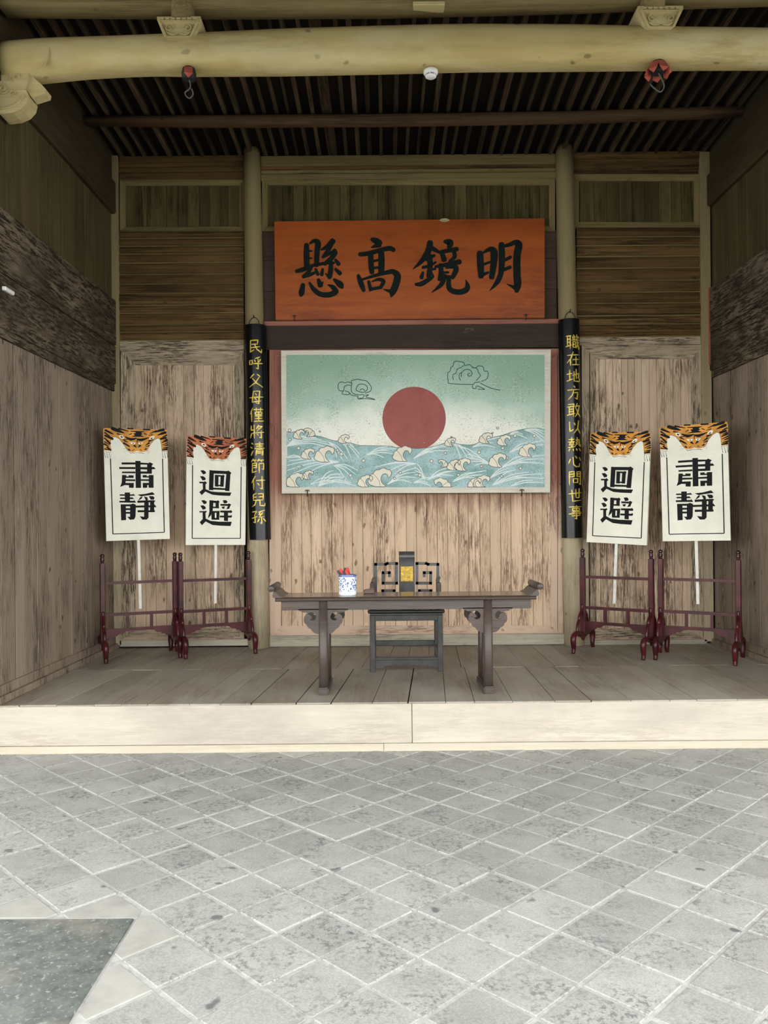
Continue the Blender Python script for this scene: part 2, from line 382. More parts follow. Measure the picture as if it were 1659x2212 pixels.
def prism_xy(bm, pts, z0, z1, top_inset=0.0):
    n = len(pts)
    a = [bm.verts.new((x, y, z0)) for x, y in pts]
    b = [bm.verts.new((x, y, z1 - top_inset)) for x, y in pts]
    for i in range(n): bm.faces.new((a[i], a[(i + 1) % n], b[(i + 1) % n], b[i]))
    bm.faces.new(a[::-1])
    if top_inset:
        cx = sum(p[0] for p in pts) / n; cy = sum(p[1] for p in pts) / n
        k = []
        for x, y in pts:
            d = math.hypot(x - cx, y - cy) or 1
            s = max(0, 1 - top_inset * 1.4 / d)
            k.append(bm.verts.new((cx + (x - cx) * s, cy + (y - cy) * s, z1)))
        for i in range(n): bm.faces.new((b[i], b[(i + 1) % n], k[(i + 1) % n], k[i]))
        bm.faces.new(k)
    else: bm.faces.new(b)
def tube(bm, pts, r, seg=8, cap=True, squash=None):
    """tube through 3D points; r a number or a list"""
    pts = [Vector(p) for p in pts]; n = len(pts)
    rs = r if isinstance(r, (list, tuple)) else [r] * n
    rings = []
    ref = None
    for i, p in enumerate(pts):
        t = (pts[min(i + 1, n - 1)] - pts[max(i - 1, 0)]).normalized()
        if ref is None:
            ref = Vector((0, 0, 1)) if abs(t.z) < 0.9 else Vector((1, 0, 0))
        a = t.cross(ref).normalized(); b = a.cross(t).normalized(); ref = b
        rings.append([bm.verts.new(p + (a * math.cos(2 * math.pi * k / seg) + b * math.sin(2 * math.pi * k / seg)) * rs[i]) for k in range(seg)])
    for i in range(n - 1):
        for k in range(seg):
            bm.faces.new((rings[i][k], rings[i][(k + 1) % seg], rings[i + 1][(k + 1) % seg], rings[i + 1][k]))
    if cap:
        bm.faces.new(rings[0][::-1]); bm.faces.new(rings[-1])
def lathe(bm, prof, cx=0, cy=0, seg=16):
    rings = []
    for r, z in prof:
        rings.append([bm.verts.new((cx + r * math.cos(2 * math.pi * k / seg), cy + r * math.sin(2 * math.pi * k / seg), z)) for k in range(seg)])
    for i in range(len(prof) - 1):
        for k in range(seg):
            bm.faces.new((rings[i][k], rings[i][(k + 1) % seg], rings[i + 1][(k + 1) % seg], rings[i + 1][k]))
    bm.faces.new(rings[0][::-1]); bm.faces.new(rings[-1])
def bar(bm, p0, p1, w, h):
    """square bar between two points (w across horizontally, h the other way)"""
    p0, p1 = Vector(p0), Vector(p1)
    t = (p1 - p0).normalized()
    ref = Vector((0, 1, 0)) if abs(t.y) < 0.9 else Vector((0, 0, 1))
    a = t.cross(ref).normalized(); b = a.cross(t).normalized()
    q = []
    for p in (p0, p1):
        q.append([bm.verts.new(p + a * sx * w / 2 + b * sy * h / 2) for sx, sy in ((-1, -1), (1, -1), (1, 1), (-1, 1))])
    for k in range(4): bm.faces.new((q[0][k], q[0][(k + 1) % 4], q[1][(k + 1) % 4], q[1][k]))
    bm.faces.new(q[0][::-1]); bm.faces.new(q[1])
def smoothline(pts, sub=4):
    """Catmull-Rom through points of any dimension"""
    if len(pts) < 3: return [tuple(p) for p in pts]
    out = []
    n = len(pts)
    for i in range(n - 1):
        p0, p1, p2, p3 = pts[max(i - 1, 0)], pts[i], pts[i + 1], pts[min(i + 2, n - 1)]
        for s in range(sub):
            t = s / sub
            out.append(tuple(0.5 * ((2 * b) + (c - a) * t + (2 * a - 5 * b + 4 * c - d) * t * t + (3 * b - a - 3 * c + d) * t ** 3) for a, b, c, d in zip(p0, p1, p2, p3)))
    out.append(tuple(pts[-1]))
    return out
LAYER = [0]
def stroke(bm, pts, m, h, sub=4, roundcap=True, base=0.0):
    """brush stroke: points (x, y, width); m(x, y, d) maps to 3D with d the height over the surface"""
    LAYER[0] += 1; h += (LAYER[0] % 23) * 2e-5
    q = smoothline(pts, sub)
    n = len(q)
    L_, R_ = [], []
    for i, (x, y, w) in enumerate(q):
        x0, y0, _ = q[max(i - 1, 0)]; x1, y1, _ = q[min(i + 1, n - 1)]
        tx, ty = x1 - x0, y1 - y0; l = math.hypot(tx, ty) or 1
        nx, ny = -ty / l, tx / l
        w = max(w, 0.5) / 2
        L_.append((x + nx * w, y + ny * w)); R_.append((x - nx * w, y - ny * w))
    if roundcap:
        def cap(i, j):
            x, y, w = q[i]; x1, y1, _ = q[j]
            tx, ty = x - x1, y - y1; l = math.hypot(tx, ty) or 1
            tx /= l; ty /= l; nx, ny = -ty, tx
            if i != 0: pass
            s = 1 if i else -1
            return ((x + tx * w * 0.36 - nx * w * 0.3 * 1, y + ty * w * 0.36 - ny * w * 0.3), (x + tx * w * 0.36 + nx * w * 0.3, y + ty * w * 0.36 + ny * w * 0.3))
        a = cap(0, 1); b = cap(n - 1, n - 2)
        L_ = [a[0]] + L_ + [b[1]]; R_ = [a[1]] + R_ + [b[0]]
    tl = [bm.verts.new(m(x, y, h)) for x, y in L_]; tr = [bm.verts.new(m(x, y, h)) for x, y in R_]
    bl = [bm.verts.new(m(x, y, base)) for x, y in L_]; br = [bm.verts.new(m(x, y, base)) for x, y in R_]
    for i in range(len(L_) - 1):
        bm.faces.new((tl[i], tl[i + 1], tr[i + 1], tr[i]))
        bm.faces.new((tl[i], bl[i], bl[i + 1], tl[i + 1]))
        bm.faces.new((tr[i], tr[i + 1], br[i + 1], br[i]))
    bm.faces.new((tl[0], tr[0], br[0], bl[0])); bm.faces.new((tl[-1], bl[-1], br[-1], tr[-1]))
def poly(bm, pts, m, h, base=0.0):
    LAYER[0] += 1; h += (LAYER[0] % 23) * 2e-5
    a = [bm.verts.new(m(x, y, h)) for x, y in pts]; b = [bm.verts.new(m(x, y, base)) for x, y in pts]
    bm.faces.new(a); n = len(pts)
    for i in range(n): bm.faces.new((a[i], b[i], b[(i + 1) % n], a[(i + 1) % n]))
def flat_obj(name, bm, mat, parent):
    """lettering and painted shapes: keep the winding the faces were made with"""
    me = bpy.data.meshes.new(name); bm.to_mesh(me); bm.free()
    return link(name, me, mat, parent)
def copy_tree(o, parent=None):
    c = o.copy(); COL.objects.link(c); c.parent = parent
    for ch in list(o.children): copy_tree(ch, c)
    return c

# ================================================================== STRUCTURE
D = onfloor(880, 1394.5).y            # face of the back wall
XL = P(247, 1100, D).x                # side walls
XR = P(1541, 1100, D).x
YF = onfloor(880, 1517).y             # front edge of the platform
ZC = P(880, 335, D).z                 # ceiling at the back wall
SL = 0.045                            # the ceiling climbs slightly towards the front
def zceil(y): return ZC + SL * (D - y)
def rootbox(name, x0, x1, y0, y1, z0, z1, mat):
    bm = bmesh.new()
    bmesh.ops.create_cube(bm, size=1.0)
    for v in bm.verts:
        v.co = Vector(((x0 + x1) / 2 + v.co.x * (x1 - x0), (y0 + y1) / 2 + v.co.y * (y1 - y0), (z0 + z1) / 2 + v.co.z * (z1 - z0)))
    return struct(bm_obj(name, bm, mat))

# ---- paved ground, laid on the diagonal
floor = rootbox('floor', -14, 15, 1.1, YF + 0.25, ZG - 0.12, ZG - 0.006, GROUT)
unseen_floor = rootbox('floor_unseen_dark', -14, 15, -22, 1.1, ZG - 0.15, ZG - 0.02, UNSEEN_DARK)  # unseen ground behind the camera, made dark to cut bounce onto the upper wall
E = 0.2705
c1 = onfloor(393.7, 2020, ZG)
sa, sb = math.sqrt(0.5), math.sqrt(0.5)
gs = onfloor(289, 1984, ZG)           # corner of the granite slab
XS, YS = gs.x, gs.y
def clip(poly_, a, b, c):             # keep a*x + b*y <= c
    out = []
    n = len(poly_)
    for i in range(n):
        p, q = poly_[i], poly_[(i + 1) % n]
        dp, dq = a * p[0] + b * p[1] - c, a * q[0] + b * q[1] - c
        if dp <= 0: out.append(p)
        if dp * dq < 0:
            t = dp / (dp - dq); out.append((p[0] + t * (q[0] - p[0]), p[1] + t * (q[1] - p[1])))
    return out
def area(p):
    return abs(sum(p[i][0] * p[(i + 1) % len(p)][1] - p[(i + 1) % len(p)][0] * p[i][1] for i in range(len(p)))) / 2 if len(p) > 2 else 0
rt = random.Random(11)
near, far = [], []
for i in range(-40, 60):
    for j in range(-50, 50):
        # corner lattice from c1: a runs right-down (towards viewer), b runs right-up
        ox = c1.x + (i + j) * E * sa; oy = c1.y + (j - i) * E * sa
        g = 0.009
        q = [(ox + g * 1.41, oy), (ox + E * sa, oy - E * sa + g * 1.41), (ox + 2 * E * sa - g * 1.41, oy), (ox + E * sa, oy + E * sa - g * 1.41)]
        cx, cy = ox + E * sa, oy
        if cx < -8.6 or cx > 9.6 or cy < 1.3 or cy > YF + 0.3: continue
        q = clip(q, 0, 1, YF - 0.008)
        if area(q) < 0.002: continue
        pieces = [(q, False)]
        if min(p_[0] for p_ in q) < XS + 0.012 and min(p_[1] for p_ in q) < YS + 0.012 and cy > YS - 2.2:
            pieces = []
            r_ = clip(q, -1, 0, -(XS + 0.012))
            cut = area(r_) < area(q) - 1e-5
            if area(r_) > 0.0025: pieces.append((r_, cut))
            l_ = clip(clip(q, 1, 0, XS + 0.012), 0, -1, -(YS + 0.012))
            if area(l_) > 0.0025: pieces.append((l_, True))
        for p, cut in pieces:
            vis = 2.2 < cy and -0.56 * cy - 0.35 < cx < 0.56 * cy + 0.35
            (near if vis else far).append((p, cx, cy, cut))
near.sort(key=lambda t: t[2])
tile_cache = {}
for k, (p, cx, cy, cut) in enumerate(near):
    if k >= 300: far.append((p, cx, cy, cut)); continue
    whole = (not cut) and area(p) > E * E * 0.85
    jz = rt.uniform(-0.0025, 0.0025)
    if whole and 'm' in tile_cache:
        o = bpy.data.objects.new('tile', tile_cache['m']); COL.objects.link(o); o.parent = floor
        o.location = (cx, cy, ZG + jz); continue
    bm = bmesh.new()
    prism_xy(bm, [(x - cx, y - cy) for x, y in p], -0.03, 0.0, 0.003)
    o = bm_obj('tile', bm, INFILL if cut else TILE, floor, loc=(cx, cy, ZG + jz))
    if whole: tile_cache['m'] = o.data
bm = bmesh.new()
for p, cx, cy, cut in far:
    prism_xy(bm, p, ZG - 0.03, ZG)
o = bm_obj('outer_paving', bm, TILE, floor); o['kind'] = 'stuff'
bm = bmesh.new()
prism_xy(bm, [(XS - 1.9, YS - 2.2), (XS, YS - 2.2), (XS, YS), (XS - 1.9, YS)], ZG - 0.08, ZG + 0.002, 0.004)
o = bm_obj('stone_slab', bm, GRANITE, floor); o['label'] = 'dark speckled green granite slab set flush in the grey paving'

# ---- wooden platform
plat = rootbox('floor_platform', XL - 0.6, XR + 0.6, YF + 0.03, D + 0.2, ZG + 0.0, -0.0125, DARKB)
rp = random.Random(5)
def plank_row(y0, y1, seed, x_off):
    rr = random.Random(seed)
    xs = [XL - 0.55 + x_off]
    while xs[-1] < XR + 0.5: xs.append(xs[-1] + rr.uniform(0.19, 0.33))
    def kx(x):                        # boards on the left are laid a little askew
        t = max(0, min(1, (x + 0.2) / 1.8))
        return 0.085 * (1 - t)
    for i in range(len(xs) - 1):
        g = 0.002 if rr.random() < 0.82 else 0.008
        a0, a1 = xs[i] + g, xs[i + 1] - 0.002
        def X(x, y): return x + kx(x) * (y - YF)
        pts = [(X(a0, y0), y0), (X(a1, y0), y0), (X(a1, y1), y1), (X(a0, y1), y1)]
        cx = sum(p[0] for p in pts) / 4; cy = (y0 + y1) / 2
        bm = bmesh.new()
        prism_xy(bm, [(x - cx, y - cy) for x, y in pts], -0.011, 0.0, 0.0025)
        bm_obj('plank', bm, PLANK, plat, loc=(cx, cy, rr.uniform(-0.002, 0.002)))
YJ = onfloor(1180, 1440).y
plank_row(YF + 0.004, YJ - 0.003, 3, 0.0)
plank_row(YJ + 0.003, D + 0.02, 4, 0.12)
# riser: two long bleached boards, a proud base strip below
xseam = P(890, 1560, YF).x
zs = P(880, 1605, YF).z
zt = -0.0115
box('riser_board', XL - 0.6, xseam - 0.002, YF - 0.001, YF + 0.025, zs, zt, FASCIA, plat, 0.003)
box('riser_board', xseam + 0.002, XR + 0.6, YF + 0.001, YF + 0.025, zs, zt, FASCIA, plat, 0.003)
xseam = P(829, 1612, YF).x
box('base_strip', XL - 0.6, xseam - 0.001, YF - 0.012, YF + 0.03, ZG - 0.004, zs - 0.002, FASCIA2, plat, 0.003)
box('base_strip', xseam + 0.001, XR + 0.6, YF - 0.014, YF + 0.03, ZG - 0.004, zs - 0.001, FASCIA2, plat, 0.003)

# ---- back wall
wb = rootbox('wall_back', XL - 0.15, XR + 0.15, D + 0.045, D + 0.15, -0.05, ZC + 0.1, ROOFB)
rw = random.Random(21)
def wpart(name, x0, y0, x1, y1, mat, front=0.0, back=0.05, bev=0.004):
    X0, X1, Z0, Z1 = rect(x0, y0, x1, y1, D - front)
    return box(name, X0, X1, D - front, D + back, Z0, Z1, mat, wb, bev)
def boards_v(edges, y0, y1, mat, front=0.0, name='board', gap=0.25):
    for a, b in zip(edges, edges[1:]):
        wpart(name, a + gap, y0, b - gap, y1, mat, front + rw.uniform(-0.004, 0.006), bev=0.004)
def planks_h(edges, x0, x1, mat, front=0.0, name='board'):
    for a, b in zip(edges, edges[1:]):
        f = front + rw.uniform(-0.006, 0.012)
        X0, X1, Z0, Z1 = rect(x0, a, x1, b, D - f)
        # half-round face: a weather-rounded plank
        bm = bmesh.new()
        n = 5; cz = (Z1 - Z0)
        prof = [(0.05, 0.0)]
        for t in range(n + 1):
            z = cz * (0.02 + 0.96 * t / n); d = -0.02 * math.sin(math.pi * t / n)
            prof.append((d, z))
        prof.append((0.05, cz))
        va = [bm.verts.new((X0 - (X0 + X1) / 2, y, z)) for y, z in prof]
        vb = [bm.verts.new((X1 - (X0 + X1) / 2, y, z)) for y, z in prof]
        for i in range(len(prof)):
            j = (i + 1) % len(prof)
            bm.faces.new((va[i], vb[i], vb[j], va[j]))
        bm.faces.new(va[::-1]); bm.faces.new(vb)
        bm_obj(name, bm, mat, wb, loc=((X0 + X1) / 2, D - f, Z0))
        wpart('edge_light_strip', x0, b - 1.0, x1, b + 0.9, UPPER_F, 0.024, bev=0.002)  # pale strip colours in the light caught along each plank edge
def mitred(x0, y0, x1, y1, t, mat_h, mat_v, front=0.03, tb=None):
    """four mitred moulding strips round an opening, outer px rectangle, width t px"""
    Y = D - front
    tb = tb or t
    o = [P(x0, y0, Y), P(x1, y0, Y), P(x1, y1, Y), P(x0, y1, Y)]
    i_ = [P(x0 + t, y0 + t, Y), P(x1 - t, y0 + t, Y), P(x1 - t, y1 - tb, Y), P(x0 + t, y1 - tb, Y)]
    for k in range(4):
        q = [o[k], o[(k + 1) % 4], i_[(k + 1) % 4], i_[k]]
        bm = bmesh.new()
        c = (q[0] + q[1]) / 2
        # outer edge proud, inner edge falls back to the panel
        ys = [0, 0, front * 0.75, front * 0.75]
        a = [bm.verts.new((p.x - c.x, ys[n_], p.z - c.z)) for n_, p in enumerate(q)]
        b = [bm.verts.new((p.x - c.x, front + 0.05, p.z - c.z)) for p in q]
        bm.faces.new(a); bm.faces.new(b[::-1])
        for n_ in range(4): bm.faces.new((a[n_], b[n_], b[(n_ + 1) % 4], a[(n_ + 1) % 4]))
        bm_obj('moulding', bm, mat_h if k in (0, 2) else mat_v, wb, loc=(c.x, Y, c.z))
def zz(o, s, l): return [o + v / s for v in l]

# left bay
wpart('corner_post', 239, 335, 258, 1394, COLUMN, 0.05)
for a, b, f in ((336, 350, 0.035), (350.4, 360, 0.01), (360.5, 372, 0.02), (372.5, 388, 0.03)):
    wpart('rail', 257, a, 527, b, UPPER_H, f)
mitred(259, 388, 527, 499, 11, UPPER_F, UPPER_FV)
boards_v(zz(220, 4.1475, [165, 215, 330, 400, 580, 680, 765, 870, 960, 1060, 1130, 1258]), 396, 490, UPPER_V, -0.012)
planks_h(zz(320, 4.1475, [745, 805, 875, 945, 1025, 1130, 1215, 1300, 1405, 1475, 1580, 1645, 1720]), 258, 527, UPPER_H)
wpart('rail', 258, 735, 527, 757, FRAME_H, 0.012)
mitred(261, 757, 527, 1383, 17, FRAME_H, FRAME_V, 0.035, 14)
mitred(279, 775, 519, 1368, 13, FRAME_H, FRAME_V, 0.018, 12)
boards_v([290, 313, 335, 358, 376, 398, 421, 441, 464, 484, 504, 519], 786, 1358, PALE, -0.004)
wpart('sill', 258, 1382, 540, 1396, SILL, 0.05)
# centre bay
for a, b, f in ((334, 356, 0.02), (356.5, 364.5, 0.0), (365, 373, 0.014), (373.5, 388, 0.03)):
    wpart('rail', 563, a, 1202, b, UPPER_F if f > 0.012 else UPPER_H, f)
mitred(566, 386, 1199, 499, 12, UPPER_F, UPPER_FV)
boards_v(zz(578, 1, [0, 32, 55, 78, 103, 131, 157, 178, 204, 238, 262, 291, 317, 348, 380, 404, 430, 452, 481, 508, 536, 566, 588, 612]), 396, 490, UPPER_V, -0.012)
for a, b in ((499, 560), (560.5, 626), (626.5, 692)):
    wpart('board', 565, a, 1203, b, PURPLE, 0.0)
wpart('ledge', 570, 691, 1211, 701, PINKH, 0.055)
wpart('lintel', 572, 701, 1212, 753, DARKB, 0.03)
mitred(582, 753, 1219, 1373, 13, PINKH, PINKF, 0.03, 10)
mitred(594, 764, 1204, 1366, 13, PINKH, PINKF, 0.016, 14)
ed = [606, 628, 651, 671, 694, 716, 741, 760, 783, 806, 830, 852, 877, 899, 921, 944, 966, 990, 1011, 1036, 1058, 1081, 1103, 1127, 1150, 1171, 1192]
boards_v(ed, 776, 1354, PALE_C, -0.004)
wpart('sill', 560, 1371, 1236, 1395, SILL, 0.05)
# right bay
for a, b, f in ((327, 342, 0.03), (343, 367, 0.014), (367.5, 377, 0.0)):
    wpart('rail', 1237, a, 1516, b, UPPER_H, f)
mitred(1239, 376, 1514, 491, 13, UPPER_F, UPPER_FV)
boards_v(zz(1100, 2.968, [452, 545, 625, 705, 790, 870, 960, 1040, 1105, 1196]), 386, 482, UPPER_V, -0.012)
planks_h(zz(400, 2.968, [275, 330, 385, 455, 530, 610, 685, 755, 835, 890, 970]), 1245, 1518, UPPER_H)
wpart('rail', 1247, 727, 1520, 745, FRAME_H, 0.012)
mitred(1257, 745, 1524, 1383, 17, FRAME_H, FRAME_V, 0.035, 12)
mitred(1275, 762, 1507, 1370, 13, FRAME_H, FRAME_V, 0.018, 12)
boards_v([1286, 1296, 1311, 1326, 1345, 1359, 1373, 1388, 1405, 1421, 1438, 1456, 1473, 1490, 1500], 773, 1360, PALE, -0.004)
wpart('sill', 1236, 1382, 1528, 1394, SILL, 0.05)
wpart('corner_post', 1517, 327, 1538, 1386, COLUMN, 0.05)
# round columns standing in the wall
def column(xa, ya, ra, xb, yb, rb):
    a, b = P(xa, ya, D), P(xb, yb, D)
    a.z += 0.12
    b.z = 0.0
    bm = bmesh.new()
    pts = [b + (a - b) * (i / 10) for i in range(11)]
    rs = [(rb + (ra - rb) * (i / 10)) * D / F * (1 + 0.015 * math.sin(i * 1.7)) for i in range(11)]
    tube(bm, [p - b for p in pts], rs, 20)
    bm_obj('column', bm, COLUMN, wb, True, loc=(b.x, D - 0.035, 0.0))
column(545, 330, 18, 561, 1393, 24)
column(1217, 325, 19, 1238, 1391, 22)
wpart('corner_post', 1259, 1165, 1272, 1388, COLUMN, 0.03)

# ---- side walls
def side_wall(name, X, sgn, ybelt, ztop2):
    """sgn +1: faces +x (left wall)"""
    y0 = YF - 0.02
    w = rootbox(name, min(X, X - sgn * 0.12), max(X, X - sgn * 0.12), y0, D + 0.15, ZG, ZC + 0.4, ROOFB)
    def sb(nm, ya, yb, za, zb, mat, proud, bev=0.004):
        return box(nm, min(X - sgn * 0.03, X + sgn * proud), max(X - sgn * 0.03, X + sgn * proud), ya, yb, za, zb, mat, w, bev)
    zb0, zb1 = ybelt
    rs = random.Random(31 if sgn > 0 else 37)
    y = y0
    while y < D - 0.02:
        y2 = min(y + rs.uniform(0.15, 0.26), D)
        g = 0.002 if rs.random() < 0.7 else 0.006
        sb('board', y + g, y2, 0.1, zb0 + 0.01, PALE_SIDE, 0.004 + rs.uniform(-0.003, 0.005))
        y = y2
    y = y0
    while y < D - 0.02:
        y2 = min(y + rs.uniform(0.16, 0.30), D)
        sb('board', y + 0.002, y2, zb1 - 0.01, ztop2 + 0.02, SIDE_UP, 0.006 + rs.uniform(-0.003, 0.006))
        y = y2
    sb('sill', y0, D, 0.0, 0.055, PALE_SIDE, 0.045)
    sb('moulding', y0, D, 0.055, 0.13, PALE_SIDE, 0.022)
    sb('moulding', y0, D, zb0 - 0.07, zb0, BELT, 0.03)
    zm = zb0 + (zb1 - zb0) * 0.46
    sb('tie_beam', y0, D, zb0 + 0.002, zm - 0.004, BELT, 0.045, 0.012)
    sb('tie_beam', y0, D, zm, zb1, BELT, 0.05, 0.012)
    sb('tie_beam', y0, D, ztop2, ztop2 + 0.34, SIDE_BEAM, 0.06, 0.015)
    sb('board', y0, D, ztop2 + 0.344, ZC + 0.2, SIDE_BEAM, 0.02)
    return w
pz = lambda px, py, X: onside(px, py, X).z
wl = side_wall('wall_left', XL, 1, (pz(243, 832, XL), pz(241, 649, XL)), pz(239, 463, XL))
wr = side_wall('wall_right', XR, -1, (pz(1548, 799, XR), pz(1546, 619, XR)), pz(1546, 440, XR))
# strip of old red paint on the right corner
box('red_stripe', XR - 0.055, XR - 0.046, D - 0.075, D - 0.055, P(1541, 790, D).z, P(1538, 625, D).z, REDPAPER, wr)
# stub of white conduit low on the tie beam at the left edge
p = onside(4, 632, XL)
box('white_conduit', XL + 0.052, XL + 0.085, p.y - 0.12, p.y + 0.03, p.z - 0.015, p.z + 0.015, PWHITE, wl, 0.006)

# ---- ceiling
bm = bmesh.new()
# roof nearly level over the hall; unseen front slope lowered to shade upper wall
YEV, ZEV, YRG = 0.9, HP + 2.6, 4.2
pr = [(YEV, ZEV), (YRG, zceil(YRG) + 0.05), (D + 0.15, zceil(D + 0.15) + 0.05), (D + 0.15, zceil(D) + 0.25), (YRG, zceil(YRG) + 0.25), (YEV, ZEV + 0.2)]
va = [bm.verts.new((-9, y, z)) for y, z in pr]; vb = [bm.verts.new((9.5, y, z)) for y, z in pr]
for i in range(6): bm.faces.new((va[i], vb[i], vb[(i + 1) % 6], va[(i + 1) % 6]))
bm.faces.new(va[::-1]); bm.faces.new(vb)
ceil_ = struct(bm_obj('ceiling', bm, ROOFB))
rc = random.Random(8)
x = XL - 0.02
ang = math.atan(-SL)
raf = {}
while x < XR:
    w = rc.choice((0.028, 0.032, 0.036, 0.036, 0.045, 0.10 if rc.random() < 0.3 else 0.034))
    key = w
    ln = D - 5.0
    if key not in raf:
        bm = bmesh.new()
        bmesh.ops.create_cube(bm, size=1.0)
        for v in bm.verts: v.co = Vector((v.co.x * w, (v.co.y - 0.5) * ln, (v.co.z + 0.5) * 0.075))
        bmesh.ops.bevel(bm, geom=[e for e in bm.edges if abs(e.verts[0].co.y - e.verts[1].co.y) > 1], offset=0.006, segments=1, affect='EDGES')
        o = bm_obj('rafter', bm, RAFTER, ceil_); raf[key] = o.data
    else:
        o = bpy.data.objects.new('rafter', raf[key]); COL.objects.link(o); o.parent = ceil_
    o.location = (x + w / 2, D + 0.03, zceil(D + 0.03) - rc.uniform(0.0, 0.02))
    o.rotation_euler = (ang, 0, rc.uniform(-0.006, 0.006))
    x += w + rc.uniform(0.07, 0.11)

# ---- free timbers under the roof
def purlin(name, pts, Y, dep, mat, label):
    """pts: (px, y_top, y_bottom) of its front face"""
    bm = bmesh.new()
    rings = []
    for px, ya, yb in pts:
        a, b = P(px, ya, Y), P(px, yb, Y)
        cz, h = (a.z + b.z) / 2, (a.z - b.z) / 2
        ring = []
        for k in range(12):
            t = 2 * math.pi * k / 12
            cy, sy = math.cos(t), math.sin(t)
            sgn = lambda v: (v > 0) - (v < 0)
            ring.append(bm.verts.new((a.x, Y + dep / 2 + dep / 2 * sgn(cy) * abs(cy) ** 0.6, cz + h * sgn(sy) * abs(sy) ** 0.6)))
        rings.append(ring)
    for i in range(len(rings) - 1):
        for k in range(12): bm.faces.new((rings[i][k], rings[i][(k + 1) % 12], rings[i + 1][(k + 1) % 12], rings[i + 1][k]))
    bm.faces.new(rings[0][::-1]); bm.faces.new(rings[-1])
    o = bm_obj(name, bm, mat, None, True)
    return tag(o, label, 'beam', 'timbers under the roof')
YB = YF + 0.02
purlin('roof_purlin', [(168, 247, 262), (420, 245, 266), (830, 242, 264), (1240, 236, 258), (1500, 227, 248), (1612, 221, 242)], 7.80, 0.13, PURLIN, 'slim dark brown pole slung below the rafters near the back wall')
pu = purlin('roof_purlin', [(-6, -32, 12), (60, -32, 12), (400, -32, 15), (830, -34, 13), (1240, -42, 3), (1500, -52, -8), (1800, -60, -18)], YB, 0.2, PURLIN2, 'olive brown pole at the very top edge above the pale crossbeam')
p = P(927, 12, YB - 0.02)
bm = bmesh.new(); bmesh.ops.create_cube(bm, size=1.0)
for v in bm.verts: v.co = Vector((v.co.x * 0.235, v.co.y * 0.10, v.co.z * 0.03))
bmesh.ops.bevel(bm, geom=bm.edges[:], offset=0.005, segments=1, affect='EDGES')
bm_obj('wood_cleat', bm, CARVED, pu, loc=(p.x, YB + 0.05, P(927, 15, YB + 0.05).z))

# the great crossbeam
top = [(-150, 102), (0, 95), (100, 88), (200, 86), (415, 78), (620, 68), (820, 62), (1000, 58), (1240, 59), (1440, 64), (1659, 67), (1850, 72)]
bot = [(-150, 196), (0, 190), (90, 181), (180, 172), (300, 166), (400, 167), (600, 166), (820, 162), (1030, 157), (1240, 156), (1450, 154), (1659, 153), (1850, 153)]
def interp(tab, x):
    for (a, b), (c, d) in zip(tab, tab[1:]):
        if a <= x <= c: return b + (d - b) * (x - a) / (c - a)
    return tab[-1][1]
bm = bmesh.new()
rings = []
sgn = lambda v: (v > 0) - (v < 0)
DEP = 0.27
for ip in range(41):
    px = -12 + ip * (1862 + 12) / 40
    zt_ = P(px, interp(top, px), YB + DEP * 0.45).z
    zb_ = P(px, interp(bot, px), YB + DEP * 0.72).z
    X = min(max(P(px, 110, YB).x, XL + 0.066), XR - 0.066)
    cz, h = (zt_ + zb_) / 2, (zt_ - zb_) / 2
    ring = []
    for k in range(20):
        t = 2 * math.pi * k / 20
        cy, sy = math.cos(t), math.sin(t)
        yy = YB + DEP / 2 + DEP / 2 * sgn(cy) * abs(cy) ** 0.75
        zv = cz + h * sgn(sy) * abs(sy) ** 0.75
        zv = max(zv, zb_ + h * 0.10)
        ring.append(bm.verts.new((X, yy, zv - (h * 0.10 if zv <= zb_ + h * 0.1001 else 0))))
    rings.append(ring)
for i in range(len(rings) - 1):
    for k in range(20): bm.faces.new((rings[i][k], rings[i][(k + 1) % 20], rings[i + 1][(k + 1) % 20], rings[i + 1][k]))
bm.faces.new(rings[0][::-1]); bm.faces.new(rings[-1])
beam = bm_obj('crossbeam', bm, BEAMW, None, True)
tag(beam, 'thick pale straw-coloured crossbeam bowing across the hall over the platform', 'beam')
def scroll(bm, cx, cy, r, turns, a0, direction, w, m, h):
    n = int(turns * 14)
    pts = []
    for i in range(n + 1):
        t = i / n
        a = a0 + direction * turns * 2 * math.pi * t
        rr = r * (1 - 0.85 * t)
        pts.append((cx + rr * math.cos(a), cy + rr * math.sin(a), w))
    stroke(bm, pts, m, h, 1, False)
